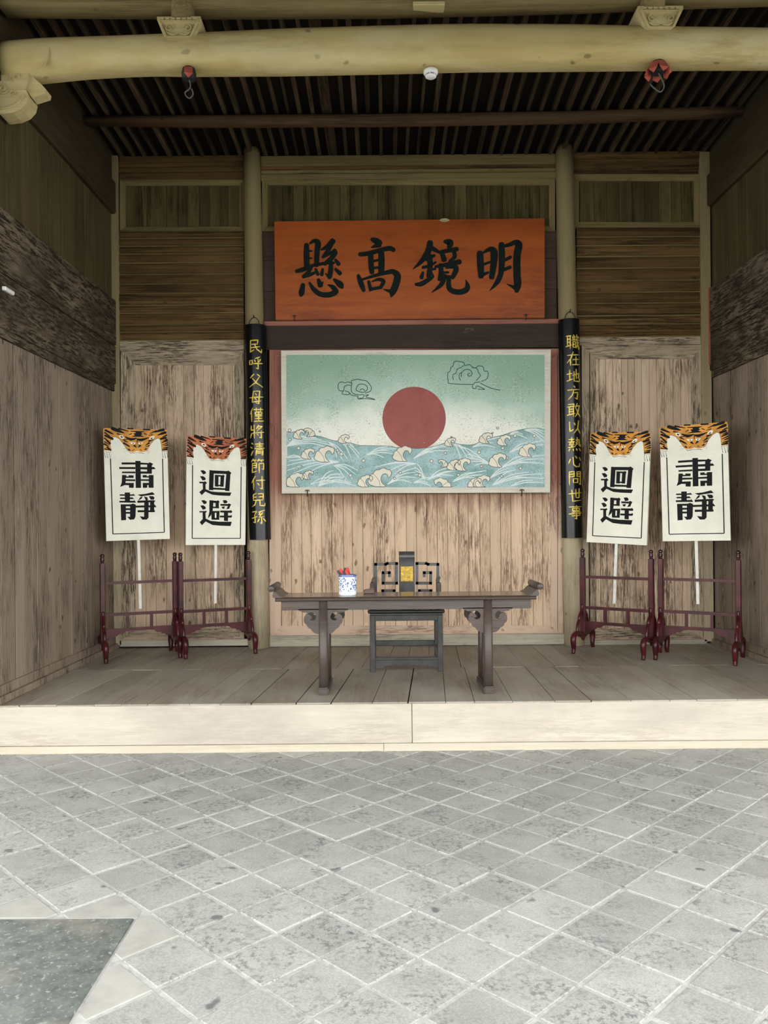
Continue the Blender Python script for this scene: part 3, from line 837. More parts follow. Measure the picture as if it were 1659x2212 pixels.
def carved_block(xa, xb, ya, xc, xd, yb, post):
    Y = YB + 0.01
    tl, tr, br, bl = P(xa, ya, Y), P(xb, ya, Y), P(xd, yb, Y), P(xc, yb, Y)
    c = Vector(((tl.x + tr.x) / 2, Y, bl.z))
    bm = bmesh.new()
    dep = 0.26
    # profile with concave shoulders
    h = tl.z - bl.z
    prof = [(bl.x, bl.z), (br.x, bl.z), (br.x + (tr.x - br.x) * 0.35, bl.z + h * 0.16), (tr.x - (tr.x - br.x) * 0.25, bl.z + h * 0.6), (tr.x, bl.z + h * 0.86), (tr.x, tl.z), (tl.x, tl.z), (tl.x, bl.z + h * 0.86), (tl.x + (bl.x - tl.x) * 0.25, bl.z + h * 0.6), (bl.x - (bl.x - tl.x) * 0.35, bl.z + h * 0.16)]
    prism_xz(bm, [(x - c.x, z - c.z) for x, z in prof], 0, dep)
    blk = bm_obj('carved_block', bm, CARVED, beam, loc=c)
    def m(x, y, d):
        p_ = P(x, y, Y); return (p_.x - c.x, -d, p_.z - c.z)
    bm = bmesh.new()
    mx = (xa + xb) / 2; hh = yb - ya
    for s in (-1, 1):
        scroll(bm, mx + s * 20, ya + hh * 0.55, 10, 1.3, -math.pi / 2 - s * 1.2, s, 2.4, m, 0.012)
        stroke(bm, [(mx + s * 4, ya + hh * 0.82, 2), (mx + s * 16, ya + hh * 0.84, 3.5), (mx + s * 26, ya + hh * 0.72, 2)], m, 0.012)
        stroke(bm, [(mx + s * 42, ya + hh * 0.2, 3), (mx + s * 34, ya + hh * 0.55, 3), (mx + s * 26, ya + hh * 0.92, 3)], m, 0.014)
    stroke(bm, [(mx - 44, ya + hh * 0.22, 2.2), (mx + 44, ya + hh * 0.22, 2.2)], m, 0.012)
    stroke(bm, [(mx - 24, ya + hh * 0.93, 3), (mx + 24, ya + hh * 0.93, 3)], m, 0.012)
    for k in range(7):
        x_ = mx - 36 + k * 12
        stroke(bm, [(x_ - 3, ya + hh * 0.12, 3.5), (x_ + 3, ya + hh * 0.12, 3.5)], m, 0.012)
    flat_obj('relief_scroll', bm, CARVED, blk)
    # short post up to the pole
    pa, pb = P(post[0], ya, Y), P(post[1], ya, Y)
    ztop = zceil(YB) - 0.03
    r = (pb.x - pa.x) / 2
    bm = bmesh.new()
    tube(bm, [(0, 0, 0), (0, 0, 0.2), (0, 0, ztop - pa.z)], r, 14)
    bm_obj('king_post', bm, PURLIN2, beam, True, loc=((pa.x + pb.x) / 2, YB + 0.055, pa.z - 0.005))
carved_block(339, 433, 36, 360, 419, 84, (367, 417))
carved_block(1378, 1476, 13, 1394, 1450, 64, (1387, 1440))
# carved bracket under the left end
Yk = YB + 0.05
c = P(0, 150, Yk)
bm = bmesh.new()
out = [(-1, 148), (62, 148), (60, 172), (55, 192), (62, 206), (58, 222), (46, 235), (28, 243), (5, 246), (-1, 246)]
prism_xz(bm, [(P(x, y, Yk).x - c.x, P(x, y, Yk).z - c.z) for x, y in out], 0, 0.16)
brk = bm_obj('carved_bracket', bm, CARVED, beam, loc=c)
def mk(x, y, d):
    p_ = P(x, y, Yk); return (p_.x - c.x, -d, p_.z - c.z)
bm = bmesh.new()
scroll(bm, 6, 192, 13, 1.6, 0.3, 1, 2.6, mk, 0.012)
scroll(bm, 28, 204, 7, 1.2, 0.3, -1, 2.0, mk, 0.012)
scroll(bm, 34, 166, 14, 1.3, 2.0, 1, 2.0, mk, 0.010)
stroke(bm, [(-30, 234, 3), (5, 236, 3), (35, 228, 3), (52, 208, 3)], mk, 0.012)
stroke(bm, [(26, 194, 1.6), (54, 194, 1.6)], mk, 0.01)
flat_obj('relief_scroll', bm, CARVED, brk)
bm = bmesh.new()
pet = [(60, 150), (72, 166), (88, 180), (97, 190), (95, 199), (82, 203), (66, 208), (55, 192), (58, 170)]
prism_xz(bm, [(P(x, y, Yk).x - c.x, P(x, y, Yk).z - c.z) for x, y in pet], 0.02, 0.12)
bm_obj('leaf', bm, CARVED, brk)
bm = bmesh.new()
def mb(x, y, d): return P(x, y, YB - 0.004 - d + 0.02)
stroke(bm, [(104, 103, 1.5), (106, 112, 2), (103, 128, 2.4), (94, 145, 2.4), (80, 158, 2), (72, 163, 1.5)], mb, 0.02)
flat_obj('incised_arc', bm, CARVED, beam)
# outer column carrying the beam end, just out of view
for X in (XL - 0.28, XR + 0.28):
    bm = bmesh.new()
    tube(bm, [(0, 0, 0), (0, 0, 2), (0, 0, zceil(YB) - ZG)], 0.15, 16)
    bm_obj('column', bm, COLUMN, wl if X < 0 else wr, True, loc=(X, YB + 0.13, ZG))

# smoke detector
sd = P(930.5, 154, YB + 0.12); sd.z = P(930.5, 160, YB + 0.12).z
t = empty('smoke_detector', sd); tag(t, 'small round white smoke detector under the middle of the pale crossbeam', 'smoke detector')
bm = bmesh.new(); lathe(bm, [(0.045, 0.03), (0.054, 0.024), (0.054, 0.004), (0.048, -0.004)], seg=24); bm_obj('base', bm, PWHITE, t, True)
bm = bmesh.new(); lathe(bm, [(0.036, -0.003), (0.036, -0.016)], seg=24); bm_obj('vent_ring', bm, PGREY, t, True)
bm = bmesh.new(); lathe(bm, [(0.042, -0.016), (0.041, -0.021), (0.03, -0.029)], seg=24); bm_obj('cap', bm, PWHITE, t, True)
for k in range(6):
    a = k * math.pi / 3 + 0.3
    bm = bmesh.new(); bar(bm, (0.039 * math.cos(a), 0.039 * math.sin(a), -0.001), (0.039 * math.cos(a), 0.039 * math.sin(a), -0.018), 0.008, 0.008)
    bm_obj('rib', bm, PWHITE, t)
# lamp sockets wrapped in torn red paper
def socket(px, py, missing, wire, label):
    c = P(px, py, YB + 0.08)
    t = empty('lamp_socket', c); tag(t, label, 'lamp socket', 'torn paper lamp sockets under the crossbeam')
    bm = bmesh.new(); lathe(bm, [(0.045, 0.05), (0.055, 0.01), (0.05, -0.03), (0.03, -0.035)], seg=14); bm_obj('socket_cup', bm, BLACKM, t, True)
    for k in range(7):
        if k in missing: continue
        a = 2 * math.pi * k / 7 + 0.4
        ca, sa_ = math.cos(a), math.sin(a); ta, tb = -sa_, ca
        bm = bmesh.new()
        pts = [(0.05, -0.030, 0.04), (0.05, 0.030, 0.04), (0.095, 0.034, -0.03), (0.085, 0.0, -0.058), (0.09, -0.03, -0.025)]
        f = [bm.verts.new((ca * r + ta * s, sa_ * r + tb * s, z)) for r, s, z in pts]
        g = [bm.verts.new((ca * (r - 0.004) + ta * s, sa_ * (r - 0.004) + tb * s, z - 0.002)) for r, s, z in pts]
        bm.faces.new(f); bm.faces.new(g[::-1])
        for i in range(5): bm.faces.new((f[i], g[i], g[(i + 1) % 5], f[(i + 1) % 5]))
        bm_obj('paper_petal', bm, REDPAPER, t)
    bm = bmesh.new(); tube(bm, [Vector(p_) for p_ in smoothline(wire, 5)], 0.0055, 6); bm_obj('wire', bm, WIRE, t, True)
socket(408, 163, (0, 1, 2, 3, 4, 6), [(0, 0, -0.02), (0.01, 0, -0.09), (-0.03, 0, -0.13), (0.0, 0, -0.17), (0.03, 0, -0.14), (0.02, 0, -0.1)], 'black lamp socket with one scrap of red paper under the left of the crossbeam')
socket(1421, 149, (), [(0, 0, -0.02), (0.03, 0, -0.08), (0.045, 0, -0.13), (0.02, 0, -0.17), (-0.02, 0, -0.15), (-0.06, 0, -0.11)], 'lamp socket ringed by faded red paper petals under the right of the crossbeam')

# ================================================================== THINGS ON THE BACK WALL
# ---- couplet boards
LEFT_CH = [
 [[(22,12),(70,10),(66,38)],[(22,38),(66,36)],[(22,12),(20,88),(45,72)],[(20,60),(82,52)],[(48,38),(62,70),(92,92),(94,68)]],
 [[(12,32),(12,58)],[(12,32),(32,30),(30,56),(13,56)],[(80,8),(48,20)],[(46,28),(52,42)],[(84,22),(74,42)],[(38,52),(98,50)],[(68,20),(68,88),(54,80)]],
 [[(40,8),(14,34)],[(60,10),(80,26)],[(72,30),(48,66),(6,92)],[(30,36),(56,68),(96,94)]],
 [[(34,10),(24,80)],[(34,10),(74,8),(66,92),(48,84)],[(46,24),(56,36)],[(42,54),(54,66)],[(6,50),(98,46)],[(24,80),(82,72)]],
 [[(28,6),(8,46)],[(18,34),(18,96)],[(34,18),(96,16)],[(50,8),(50,30)],[(78,6),(76,30)],[(44,34),(44,50),(84,48),(86,34)],[(44,35),(86,34)],[(64,28),(64,92)],[(42,60),(88,58)],[(42,76),(86,74)],[(34,94),(98,92)]],
 [[(14,10),(12,40)],[(12,40),(34,38)],[(34,6),(34,96)],[(32,58),(14,62),(6,90)],[(62,8),(46,34)],[(60,16),(86,14),(50,48)],[(56,24),(64,30)],[(42,58),(98,54)],[(78,44),(78,92),(64,84)],[(52,66),(60,76)]],
 [[(14,12),(24,20)],[(6,38),(18,46)],[(8,92),(24,62)],[(38,20),(94,18)],[(44,34),(88,32)],[(34,48),(98,46)],[(66,6),(66,48)],[(46,58),(42,94)],[(46,58),(86,56),(84,92),(74,88)],[(48,70),(82,68)],[(48,80),(82,78)]],
 [[(24,4),(8,24)],[(18,14),(46,12)],[(30,16),(36,24)],[(62,4),(50,22)],[(58,14),(92,12)],[(72,16),(78,24)],[(16,34),(14,94),(44,84)],[(16,34),(44,32),(42,62),(16,62)],[(16,48),(42,46)],[(60,36),(60,98)],[(60,36),(90,34),(88,74),(76,70)]],
 [[(34,6),(8,50)],[(22,34),(22,96)],[(40,34),(98,32)],[(76,8),(76,92),(60,82)],[(48,52),(60,68)]],
 [[(38,6),(18,16),(18,52)],[(20,32),(40,30)],[(50,10),(82,8),(80,50)],[(54,30),(78,28)],[(18,52),(80,50)],[(36,54),(28,80),(6,94)],[(60,54),(60,86),(90,88),(94,70)]],
 [[(8,16),(38,12),(24,36)],[(24,36),(28,88),(14,80)],[(4,58),(42,46)],[(88,6),(48,18)],[(64,14),(50,34),(76,30)],[(76,20),(52,52),(86,48)],[(68,50),(68,94),(58,88)],[(54,62),(42,82)],[(80,60),(96,80)]]]
RIGHT_CH = [
 [[(4,14),(36,12)],[(12,14),(12,78)],[(28,12),(28,96)],[(14,34),(28,33)],[(14,54),(28,53)],[(2,82),(36,72)],[(50,6),(54,14)],[(42,20),(66,18)],[(46,26),(48,36)],[(60,24),(56,36)],[(38,40),(98,36)],[(46,50),(46,88)],[(46,50),(64,49),(64,86),(46,87)],[(46,68),(64,67)],[(76,4),(80,60),(98,96),(98,80)],[(92,50),(68,92)],[(88,14),(94,24)]],
 [[(10,28),(94,22)],[(46,6),(30,50),(6,78)],[(28,50),(28,96)],[(44,56),(90,52)],[(66,36),(66,88)],[(38,90),(98,86)]],
 [[(4,40),(40,34)],[(22,12),(22,78)],[(4,84),(42,70)],[(38,48),(90,32),(86,64),(76,60)],[(66,6),(66,70)],[(50,22),(50,84),(94,86),(97,66)]],
 [[(46,4),(56,16)],[(8,32),(94,26)],[(46,32),(36,66),(10,94)],[(42,50),(76,46),(70,92),(54,82)]],
 [[(10,14),(48,12),(42,26)],[(4,30),(56,26)],[(16,28),(16,80)],[(42,28),(42,94)],[(18,46),(42,44)],[(18,62),(42,60)],[(2,84),(54,72)],[(70,6),(56,40)],[(66,24),(96,20)],[(88,24),(76,64),(52,96)],[(62,42),(78,72),(98,94)]],
 [[(16,16),(18,80),(42,64)],[(44,22),(52,38)],[(80,8),(72,56),(40,94)],[(70,58),(94,90)]],
 [[(10,20),(46,18)],[(28,6),(28,34)],[(6,36),(50,34)],[(22,38),(14,52)],[(34,38),(42,48)],[(12,56),(46,54)],[(28,44),(28,68)],[(6,72),(50,66)],[(54,24),(82,20),(84,56),(98,64),(98,50)],[(66,6),(64,40),(50,66)],[(56,40),(70,52)],[(16,80),(8,96)],[(36,82),(38,94)],[(58,80),(64,92)],[(82,78),(96,94)]],
 [[(18,36),(6,66)],[(34,24),(38,72),(54,86),(80,84),(84,64)],[(50,16),(62,32)],[(84,26),(97,46)]],
 [[(10,8),(10,96)],[(10,8),(40,6),(40,38),(12,40)],[(12,24),(40,22)],[(60,8),(60,38),(88,36)],[(60,8),(90,6),(90,92),(76,84)],[(60,22),(88,20)],[(34,54),(34,80)],[(34,54),(66,52),(64,78),(36,78)]],
 [[(4,40),(98,32)],[(24,14),(28,88),(90,82)],[(50,10),(50,64)],[(76,6),(74,64),(50,66)]],
 [[(6,14),(96,12)],[(26,24),(26,38),(74,36),(76,22)],[(26,24),(76,22)],[(22,48),(80,44),(78,70)],[(4,60),(98,54)],[(22,72),(78,70)],[(52,4),(52,94),(38,86)]]]
def densify(pts):
    out = [pts[0]]
    for a, b in zip(pts, pts[1:]):
        n = 3
        for i in range(1, n + 1): out.append((a[0] + (b[0] - a[0]) * i / n, a[1] + (b[1] - a[1]) * i / n))
    return out
def couplet(top, bot, wpx, chars, ytop, ybot, xoff, label):
    Y = D - 0.178
    a, b = P(top[0], top[1], Y), P(bot[0], bot[1], Y)
    H = (a - b).length
    tilt = math.atan2(a.x - b.x, a.z - b.z)
    t = empty('couplet_board', b, (0, tilt, 0)); tag(t, label, 'couplet board', 'pair of hanging couplet boards')
    R = wpx / 2 * Y / F * 1.03
    A = math.radians(78)
    bm = bmesh.new()
    n = 18; th = 0.014
    for z in (0, H):
        for r in (R, R - th):
            for k in range(n + 1):
                an = -A + 2 * A * k / n
                bm.verts.new((r * math.sin(an), R - r * math.cos(an) - 0.0, z))
    bm.verts.ensure_lookup_table(); V = bm.verts
    g = lambda zi, ri, k: V[(zi * 2 + ri) * (n + 1) + k]
    for k in range(n):
        bm.faces.new((g(0, 0, k), g(0, 0, k + 1), g(1, 0, k + 1), g(1, 0, k)))
        bm.faces.new((g(0, 1, k), g(1, 1, k), g(1, 1, k + 1), g(0, 1, k + 1)))
        bm.faces.new((g(0, 0, k), g(0, 1, k), g(0, 1, k + 1), g(0, 0, k + 1)))
        bm.faces.new((g(1, 0, k), g(1, 0, k + 1), g(1, 1, k + 1), g(1, 1, k)))
    for k in (0, n): bm.faces.new((g(0, 0, k), g(1, 0, k), g(1, 1, k), g(0, 1, k)))
    bd = bm_obj('curved_board', bm, CBLACK, t, True)
    m_ = bd.modifiers.new('split', 'EDGE_SPLIT'); m_.split_angle = math.radians(40)
    # gilt characters follow the curve
    sc = Y / F
    step = (ybot - ytop) / (len(chars) - 1)
    for i, ch in enumerate(chars):
        cy = ytop + step * i
        zc = H * (bot[1] - cy) / (bot[1] - top[1])
        wch, hch = 33 * sc, 33 * sc
        def m(x, y, d):
            an = ((x - 50) / 100 * wch + xoff * sc) / R
            r = R + d
            return (r * math.sin(an), R - r * math.cos(an), zc + (50 - y) / 100 * hch)
        bm = bmesh.new()
        for st in ch:
            q = densify(st)
            nn = len(q)
            w = []
            for k, (x, y) in enumerate(q):
                tt = k / (nn - 1)
                w.append((x, y, 5.6 + 2.2 * math.sin(tt * math.pi) - 2.6 * max(0, tt - 0.7) / 0.3))
            stroke(bm, w, m, 0.005, 1, True, -0.002)
        flat_obj('gilt_character', bm, CGOLD, t)
    # wire loop over a nail
    bm = bmesh.new()
    lp = smoothline([(-0.055, 0.03, H - 0.01), (-0.045, 0.035, H + 0.04), (0, 0.04, H + 0.075), (0.045, 0.035, H + 0.04), (0.055, 0.03, H - 0.01)], 4)
    tube(bm, lp, 0.0045, 6)
    bm_obj('hanging_wire', bm, IRON, t, True)
    bm = bmesh.new(); tube(bm, [(0, 0.06, H + 0.07), (0, 0.02, H + 0.075), (0, 0.005, H + 0.09)], 0.006, 6)
    bm_obj('nail', bm, IRON, t)
couplet((548, 699), (558.5, 1166), 48, LEFT_CH, 748, 1117, 1.5, 'curved black couplet board with gold characters on the left column')
couplet((1233, 687), (1240.5, 1162), 46, RIGHT_CH, 738, 1107, 5, 'curved black couplet board with gold characters on the right column')

# ---- the orange plaque
PLQ = {
 'A': (580, 460, 5.352), 'B': (880, 460, 5.352)}
PLAQ_CH = [('A', [[(440,372,48),(440,480,58),(445,612,58)],[(478,355,16),(530,325,40),(572,350,60),(562,450,55),(556,605,50)],[(460,440,24),(508,442,8)],[(465,524,24),(508,524,8)],
  [(322,675,34),(400,655,45),(500,612,32),(600,592,30),(690,577,30),(757,580,22)],[(500,620,30),(455,695,40),(402,740,36)],[(402,738,34),(480,715,36),(540,690,24)],[(545,650,26),(572,712,34)],[(627,650,22),(616,715,38)],
  [(745,325,58),(690,385,48),(612,427,16)],[(735,350,36),(685,440,42),(625,515,24)],[(625,515,24),(700,478,26),(770,438,46)],[(775,458,46),(730,522,48),(650,592,36)],[(720,545,35),(722,640,48),(708,740,48)],[(708,745,44),(660,702,8)],
  [(775,545,28),(812,592,42)],[(775,650,28),(828,702,42)],[(400,830,42),(382,925,58),(374,958,28)],[(475,808,22),(520,880,44),(600,940,50),(700,948,54),(775,918,56)],[(785,912,50),(745,860,46),(688,833,8)],[(578,775,36),(600,838,56)],[(600,830,46),(634,798,8)],[(760,770,26),(828,828,66),(852,862,34)]]),
 ('A', [[(1198,308,40),(1245,325,62),(1282,352,66)],[(1285,372,48),(1230,385,34),(1190,400,10)],[(1056,480,42),(1150,470,44),(1300,430,44),(1400,410,48),(1448,430,42)],[(1182,485,50),(1186,600,56),(1196,690,48)],[(1302,445,58),(1307,570,64),(1302,700,60)],
  [(1200,560,26),(1275,545,24)],[(1200,640,26),(1275,630,24)],[(1038,726,34),(1068,810,54),(1102,898,36)],[(1085,770,20),(1300,706,36),(1435,675,48)],[(1440,678,52),(1492,728,68),(1468,840,70),(1432,925,58),(1416,975,6)],[(1440,915,52),(1328,884,6)],
  [(1158,795,32),(1180,892,34)],[(1195,795,10),(1270,770,30),(1330,790,40),(1302,852,34)],[(1185,882,30),(1305,862,30)]]),
 ('B', [[(262,345,62),(242,440,62),(160,562,44),(62,652,4)],[(270,400,40),(320,428,40),(372,462,20)],[(222,548,22),(310,492,28)],[(178,632,28),(260,610,30),(328,570,20)],[(257,500,54),(262,620,54),(246,735,48)],[(285,652,24),(325,648,22)],[(180,690,26),(163,748,42)],[(300,735,16),(275,690,22)],[(96,826,26),(160,822,48),(250,770,40),(302,738,16)],
  [(432,332,32),(492,345,72),(484,400,44)],[(384,455,36),(480,435,40),(574,420,44)],[(400,462,44),(426,545,54)],[(535,448,38),(546,508,40),(486,562,24)],[(326,622,26),(450,600,42),(605,566,50)],[(382,602,44),(390,690,50),(368,772,34)],[(450,632,24),(540,620,48),(562,660,54),(520,748,42)],[(400,690,20),(474,688,20)],[(400,738,20),(484,733,20)],
  [(432,728,48),(390,830,44),(280,922,4)],[(480,740,44),(480,860,50),(540,910,54),(640,910,56),(695,862,54),(674,772,4)]]),
 ('B', [[(838,465,64),(845,600,70),(852,735,56)],[(866,468,16),(950,422,44),(1000,452,74),(996,600,66),(974,745,54)],[(880,597,24),(948,570,24)],[(870,716,34),(935,688,22)],
  [(1086,365,58),(1092,520,62),(1080,700,54),(1030,810,44),(950,900,4)],[(1105,388,26),(1190,365,40),(1250,342,50),(1288,372,72),(1266,500,72),(1266,700,72),(1274,830,74),(1262,905,44)],[(1275,880,54),(1152,824,4)],[(1125,548,30),(1192,512,34)],[(1118,657,30),(1188,628,34)]])]
Yq = D - 0.11
q = [P(592, 478, Yq), P(1177, 471, Yq), P(1177, 686, Yq), P(595, 691, Yq)]
base = (q[2] + q[3]) / 2
t = empty('name_plaque', base); tag(t, 'wide orange-red wooden plaque with four large black-green characters above the painting', 'plaque')
bm = bmesh.new()
prism_xz(bm, [(p_.x - base.x, p_.z - base.z) for p_ in q], 0, 0.045)
bmesh.ops.bevel(bm, geom=bm.edges[:], offset=0.004, segments=1, affect='EDGES')
bm_obj('board', bm, PLAQUE, t)
def mp(s):
    ox, oy, sc = PLQ[s]
    def m(x, y, d):
        p_ = P(ox + x / sc, oy + y / sc, Yq); return (p_.x - base.x, -d, p_.z - base.z)
    return m
for s, ch in PLAQ_CH:
    bm = bmesh.new()
    for st in ch: stroke(bm, [(x, y, w * 1.12 + 2) for x, y, w in st], mp(s), 0.007)
    flat_obj('carved_character', bm, PGREEN, t)
for px, py in ((636, 686), (1136, 684)):
    bm = bmesh.new(); p_ = P(px, py, Yq) - base
    tube(bm, [(p_.x, 0.01, p_.z - 0.03), (p_.x, -0.008, p_.z - 0.02), (p_.x, -0.010, p_.z + 0.025)], 0.006, 6)
    tube(bm, [(p_.x - 0.02, -0.012, p_.z + 0.012), (p_.x, -0.012, p_.z + 0.018), (p_.x + 0.02, -0.012, p_.z + 0.012)], 0.004, 6)
    bm_obj('iron_hook', bm, IRON, t)
bm = bmesh.new(); p_ = P(960, 476, Yq) - base
stroke(bm, [(-10, 0, 2), (-4, 0, 7), (4, 0, 7), (10, 0, 2)], lambda x, y, d: (p_.x + x * 0.005, -d, p_.z - y * 0.005), 0.006)
flat_obj('bare_patch', bm, CARVED, t)

# ---- painting of the sun over the sea
Yp = D - 0.09
q = [P(607, 757, Yp), P(1190, 755, Yp), P(1188.5, 1064, Yp), P(608.5, 1066, Yp)]
base = (q[2] + q[3]) / 2
t = empty('sunrise_painting', base); tag(t, 'white-bordered painting of a red sun over blue-green waves under the plaque', 'painting')
bm = bmesh.new(); prism_xz(bm, [(p_.x - base.x, p_.z - base.z) for p_ in q], 0, 0.03)
bmesh.ops.bevel(bm, geom=bm.edges[:], offset=0.002, segments=1, affect='EDGES')
bm_obj('border_panel', bm, PFRAME, t)
def mq(x, y, d):
    p_ = P(x, y, Yp); return (p_.x - base.x, -d, p_.z - base.z)
ZC_ = (590, 740, 5.352); ZD_ = (890, 740, 5.352)
zc = lambda x, y: (590 + x / 5.352, 740 + y / 5.352)
zd = lambda x, y: (890 + x / 5.352, 740 + y / 5.352)
SX0, SX1, SY0, SY1 = 618.5, 1176.5, 766.5, 1052.5
bm = bmesh.new(); poly(bm, [(SX0, SY0), (SX0, SY1), (SX1, SY1), (SX1, SY0)], mq, 0.0015)
flat_obj('painted_sky', bm, PSKY, t)
bm = bmesh.new()
poly(bm, [(894.5 + 68.5 * math.cos(a), 904 - 68.5 * math.sin(a)) for a in [2 * math.pi * k / 64 for k in range(64)]], mq, 0.0025)
flat_obj('painted_sun', bm, PSUN, t)
sea = [zc(*p_) for p_ in [(155,1030),(230,1040),(330,1000),(430,1060),(560,1090),(680,1130),(760,1140),(900,1160),(1010,1190),(1330,1195),(1420,1215),(1500,1210)]] + [zd(*p_) for p_ in [(40,1225),(170,1215),(310,1185),(430,1150),(520,1170),(680,1185),(780,1150),(900,1105),(1050,1070),(1200,1020),(1380,990),(1532,995)]]
seaS = smoothline(sea, 3)
bm = bmesh.new()
poly(bm, [(SX1, SY1)] + [(min(max(x, SX0), SX1), y) for x, y in seaS[::-1]] + [(SX0, SY1)], mq, 0.0035)
flat_obj('painted_sea', bm, PSEA, t)
def sea_y(x):
    for a, b in zip(seaS, seaS[1:]):
        if a[0] <= x <= b[0]: return a[1] + (b[1] - a[1]) * (x - a[0]) / max(b[0] - a[0], 1e-6)
    return seaS[-1][1]
# pale flow lines in fans: (root x, y), list of far ends, sag
fans = [((155,1200),[(420,1095),(500,1100),(560,1120),(620,1150),(680,1190),(700,1240)],-60,zc),
 ((155,1330),[(150,1200),(330,1330),(430,1370),(560,1380)],-30,zc),((760,1380),[(160,1480),(200,1530),(330,1560),(160,1420),(180,1370)],-40,zc),
 ((700,1420),[(980,1480),(960,1530),(920,1580),(860,1640)],-40,zc),((1080,1300),[(1330,1200),(1420,1225),(1330,1250),(1400,1290),(1280,1330)],-25,zc),
 ((780,1140),[(990,1330),(1000,1290),(940,1210),(900,1330)],-35,zc),((640,1150),[(800,1350),(860,1345),(740,1330)],-40,zc),
 ((1650,1400),[(1250,1420),(1180,1440),(1330,1490),(1400,1520)],-30,zc),((1320,1640),[(1650,1450),(1650,1500),(1650,1560),(1600,1620)],-45,zc),
 ((520,1660),[(700,1480),(780,1520),(840,1570),(900,1620),(960,1660)],-55,zc),((430,1640),[(700,1560),(800,1620)],-35,zc),
 ((20,1340),[(300,1210),(400,1180),(470,1190),(250,1270),(420,1250)],-40,zd),((480,1180),[(560,1340),(640,1330),(720,1350),(860,1390),(600,1260)],-45,zd),
 ((700,1210),[(960,1110),(1040,1090),(940,1160),(960,1210)],-25,zd),((1130,1060),[(1330,1110),(1280,1060),(1230,1030)],-20,zd),((1300,1010),[(1525,1150),(1525,1100),(1525,1060),(1525,1030)],-30,zd),
 ((1130,1270),[(1340,1150),(1525,1180),(1525,1130),(1400,1180)],-25,zd),((920,1410),[(600,1330),(660,1380),(720,1420),(640,1290)],-20,zd),
 ((1040,1440),[(1330,1300),(1525,1300),(1525,1345),(1400,1390),(1525,1400)],-35,zd),((150,1580),[(30,1480),(30,1440),(60,1400),(30,1530)],-25,zd),
 ((180,1590),[(420,1450),(520,1480),(620,1470),(480,1540),(350,1560)],-35,zd),((470,1610),[(700,1500),(860,1480),(860,1530),(760,1570)],-30,zd),
 ((930,1650),[(1200,1470),(1350,1500),(1500,1520),(1350,1560),(1525,1570)],-45,zd),((900,1570),[(1160,1480),(1120,1450),(1060,1440)],-20,zd),((1140,1660),[(1400,1590),(1525,1620)],-25,zd),
 ((20,1620),[(230,1560),(180,1620),(220,1660)],-20,zd)]
bm = bmesh.new()
for root, ends, sag, z in fans:
    for e in ends:
        mx, my = (root[0] + e[0]) / 2, (root[1] + e[1]) / 2 + sag * 0.95
        pts = [z(*root) + (1.7,), z(mx, my) + (2.1,), z(*e) + (1.4,)]
        pts = [(min(max(x, SX0 + 0.8), SX1 - 0.8), min(max(y, sea_y(x) + 1.0), SY1 - 0.8), w) for x, y, w in pts]
        stroke(bm, pts, mq, 0.0042, 6, False)
flat_obj('flow_lines', bm, PFLOW, t)
bm = bmesh.new()
stroke(bm, [(x, y, 0.9) for x, y in seaS[::2]], mq, 0.0046, 2, False)
flat_obj('wave_crest_line', bm, PLINE, t)
def foam(cx, cy, s, flip, z, hook=True, lobes=5):
    x0, y0 = z(cx, cy); k = s / 5.352 * (1 if not flip else 1)
    f = -1 if flip else 1
    ts = []
    # scalloped back, running over the top to a curling lip
    outl = [(-60, 45), (-70, 34), (-72, 20), (-64, 8), (-62, -6), (-54, -18), (-40, -24), (-32, -38), (-18, -47), (0, -48), (14, -58), (32, -58), (46, -50), (62, -48), (73, -36), (74, -20), (66, -6), (55, 4), (50, -14), (36, -24), (20, -18), (10, 0), (10, 20), (22, 40), (40, 55), (5, 58), (-30, 56)]
    pts = [(min(max(x0 + f * x * k, SX0 + 0.5), SX1 - 0.5), min(y0 + y * k, SY1 - 0.5)) for x, y in outl]
    return pts
foams = [(300,1060,0.75,False,zc),(420,1040,0.7,True,zc),(400,1285,0.85,False,zc),(590,1290,1.25,False,zc),(815,1115,0.7,False,zc),(1490,1285,1.2,False,zc),(250,1590,1.15,False,zc),(400,1530,0.7,False,zc),(1060,1600,0.95,False,zc),(1230,1560,1.45,False,zc),
 (440,1150,0.7,False,zd),(850,1105,0.85,False,zd),(1060,1130,0.85,False,zd),(1330,1245,1.05,False,zd),(985,1360,1.1,False,zd),(480,1415,0.85,False,zd),(580,1410,1.0,False,zd),(360,1395,0.6,True,zd),(360,1645,1.1,True,zd),(720,1625,0.85,False,zd),(800,1610,1.05,False,zd)]
bmF = []
for cx, cy, s, fl, z in foams:
    pts = foam(cx, cy, s * 1.28, fl, z)
    bm = bmesh.new()
    pp = pts if not fl else pts[::-1]
    poly(bm, pp[::-1], mq, 0.0052)
    fo = flat_obj('foam_crest', bm, PFOAM, t)
    bm = bmesh.new()
    ring = [p_ + (1.15,) for p_ in pts] + [pts[0] + (1.15,)]
    stroke(bm, ring, mq, 0.006, 2, False)
    mid = [pts[6], ((pts[6][0] + pts[24][0]) / 2 - (2 if not fl else -2), (pts[6][1] + pts[24][1]) / 2), pts[25]]
    stroke(bm, [p_ + (0.8,) for p_ in mid], mq, 0.006, 3, False)
    flat_obj('foam_outline', bm, PLINE, fo)
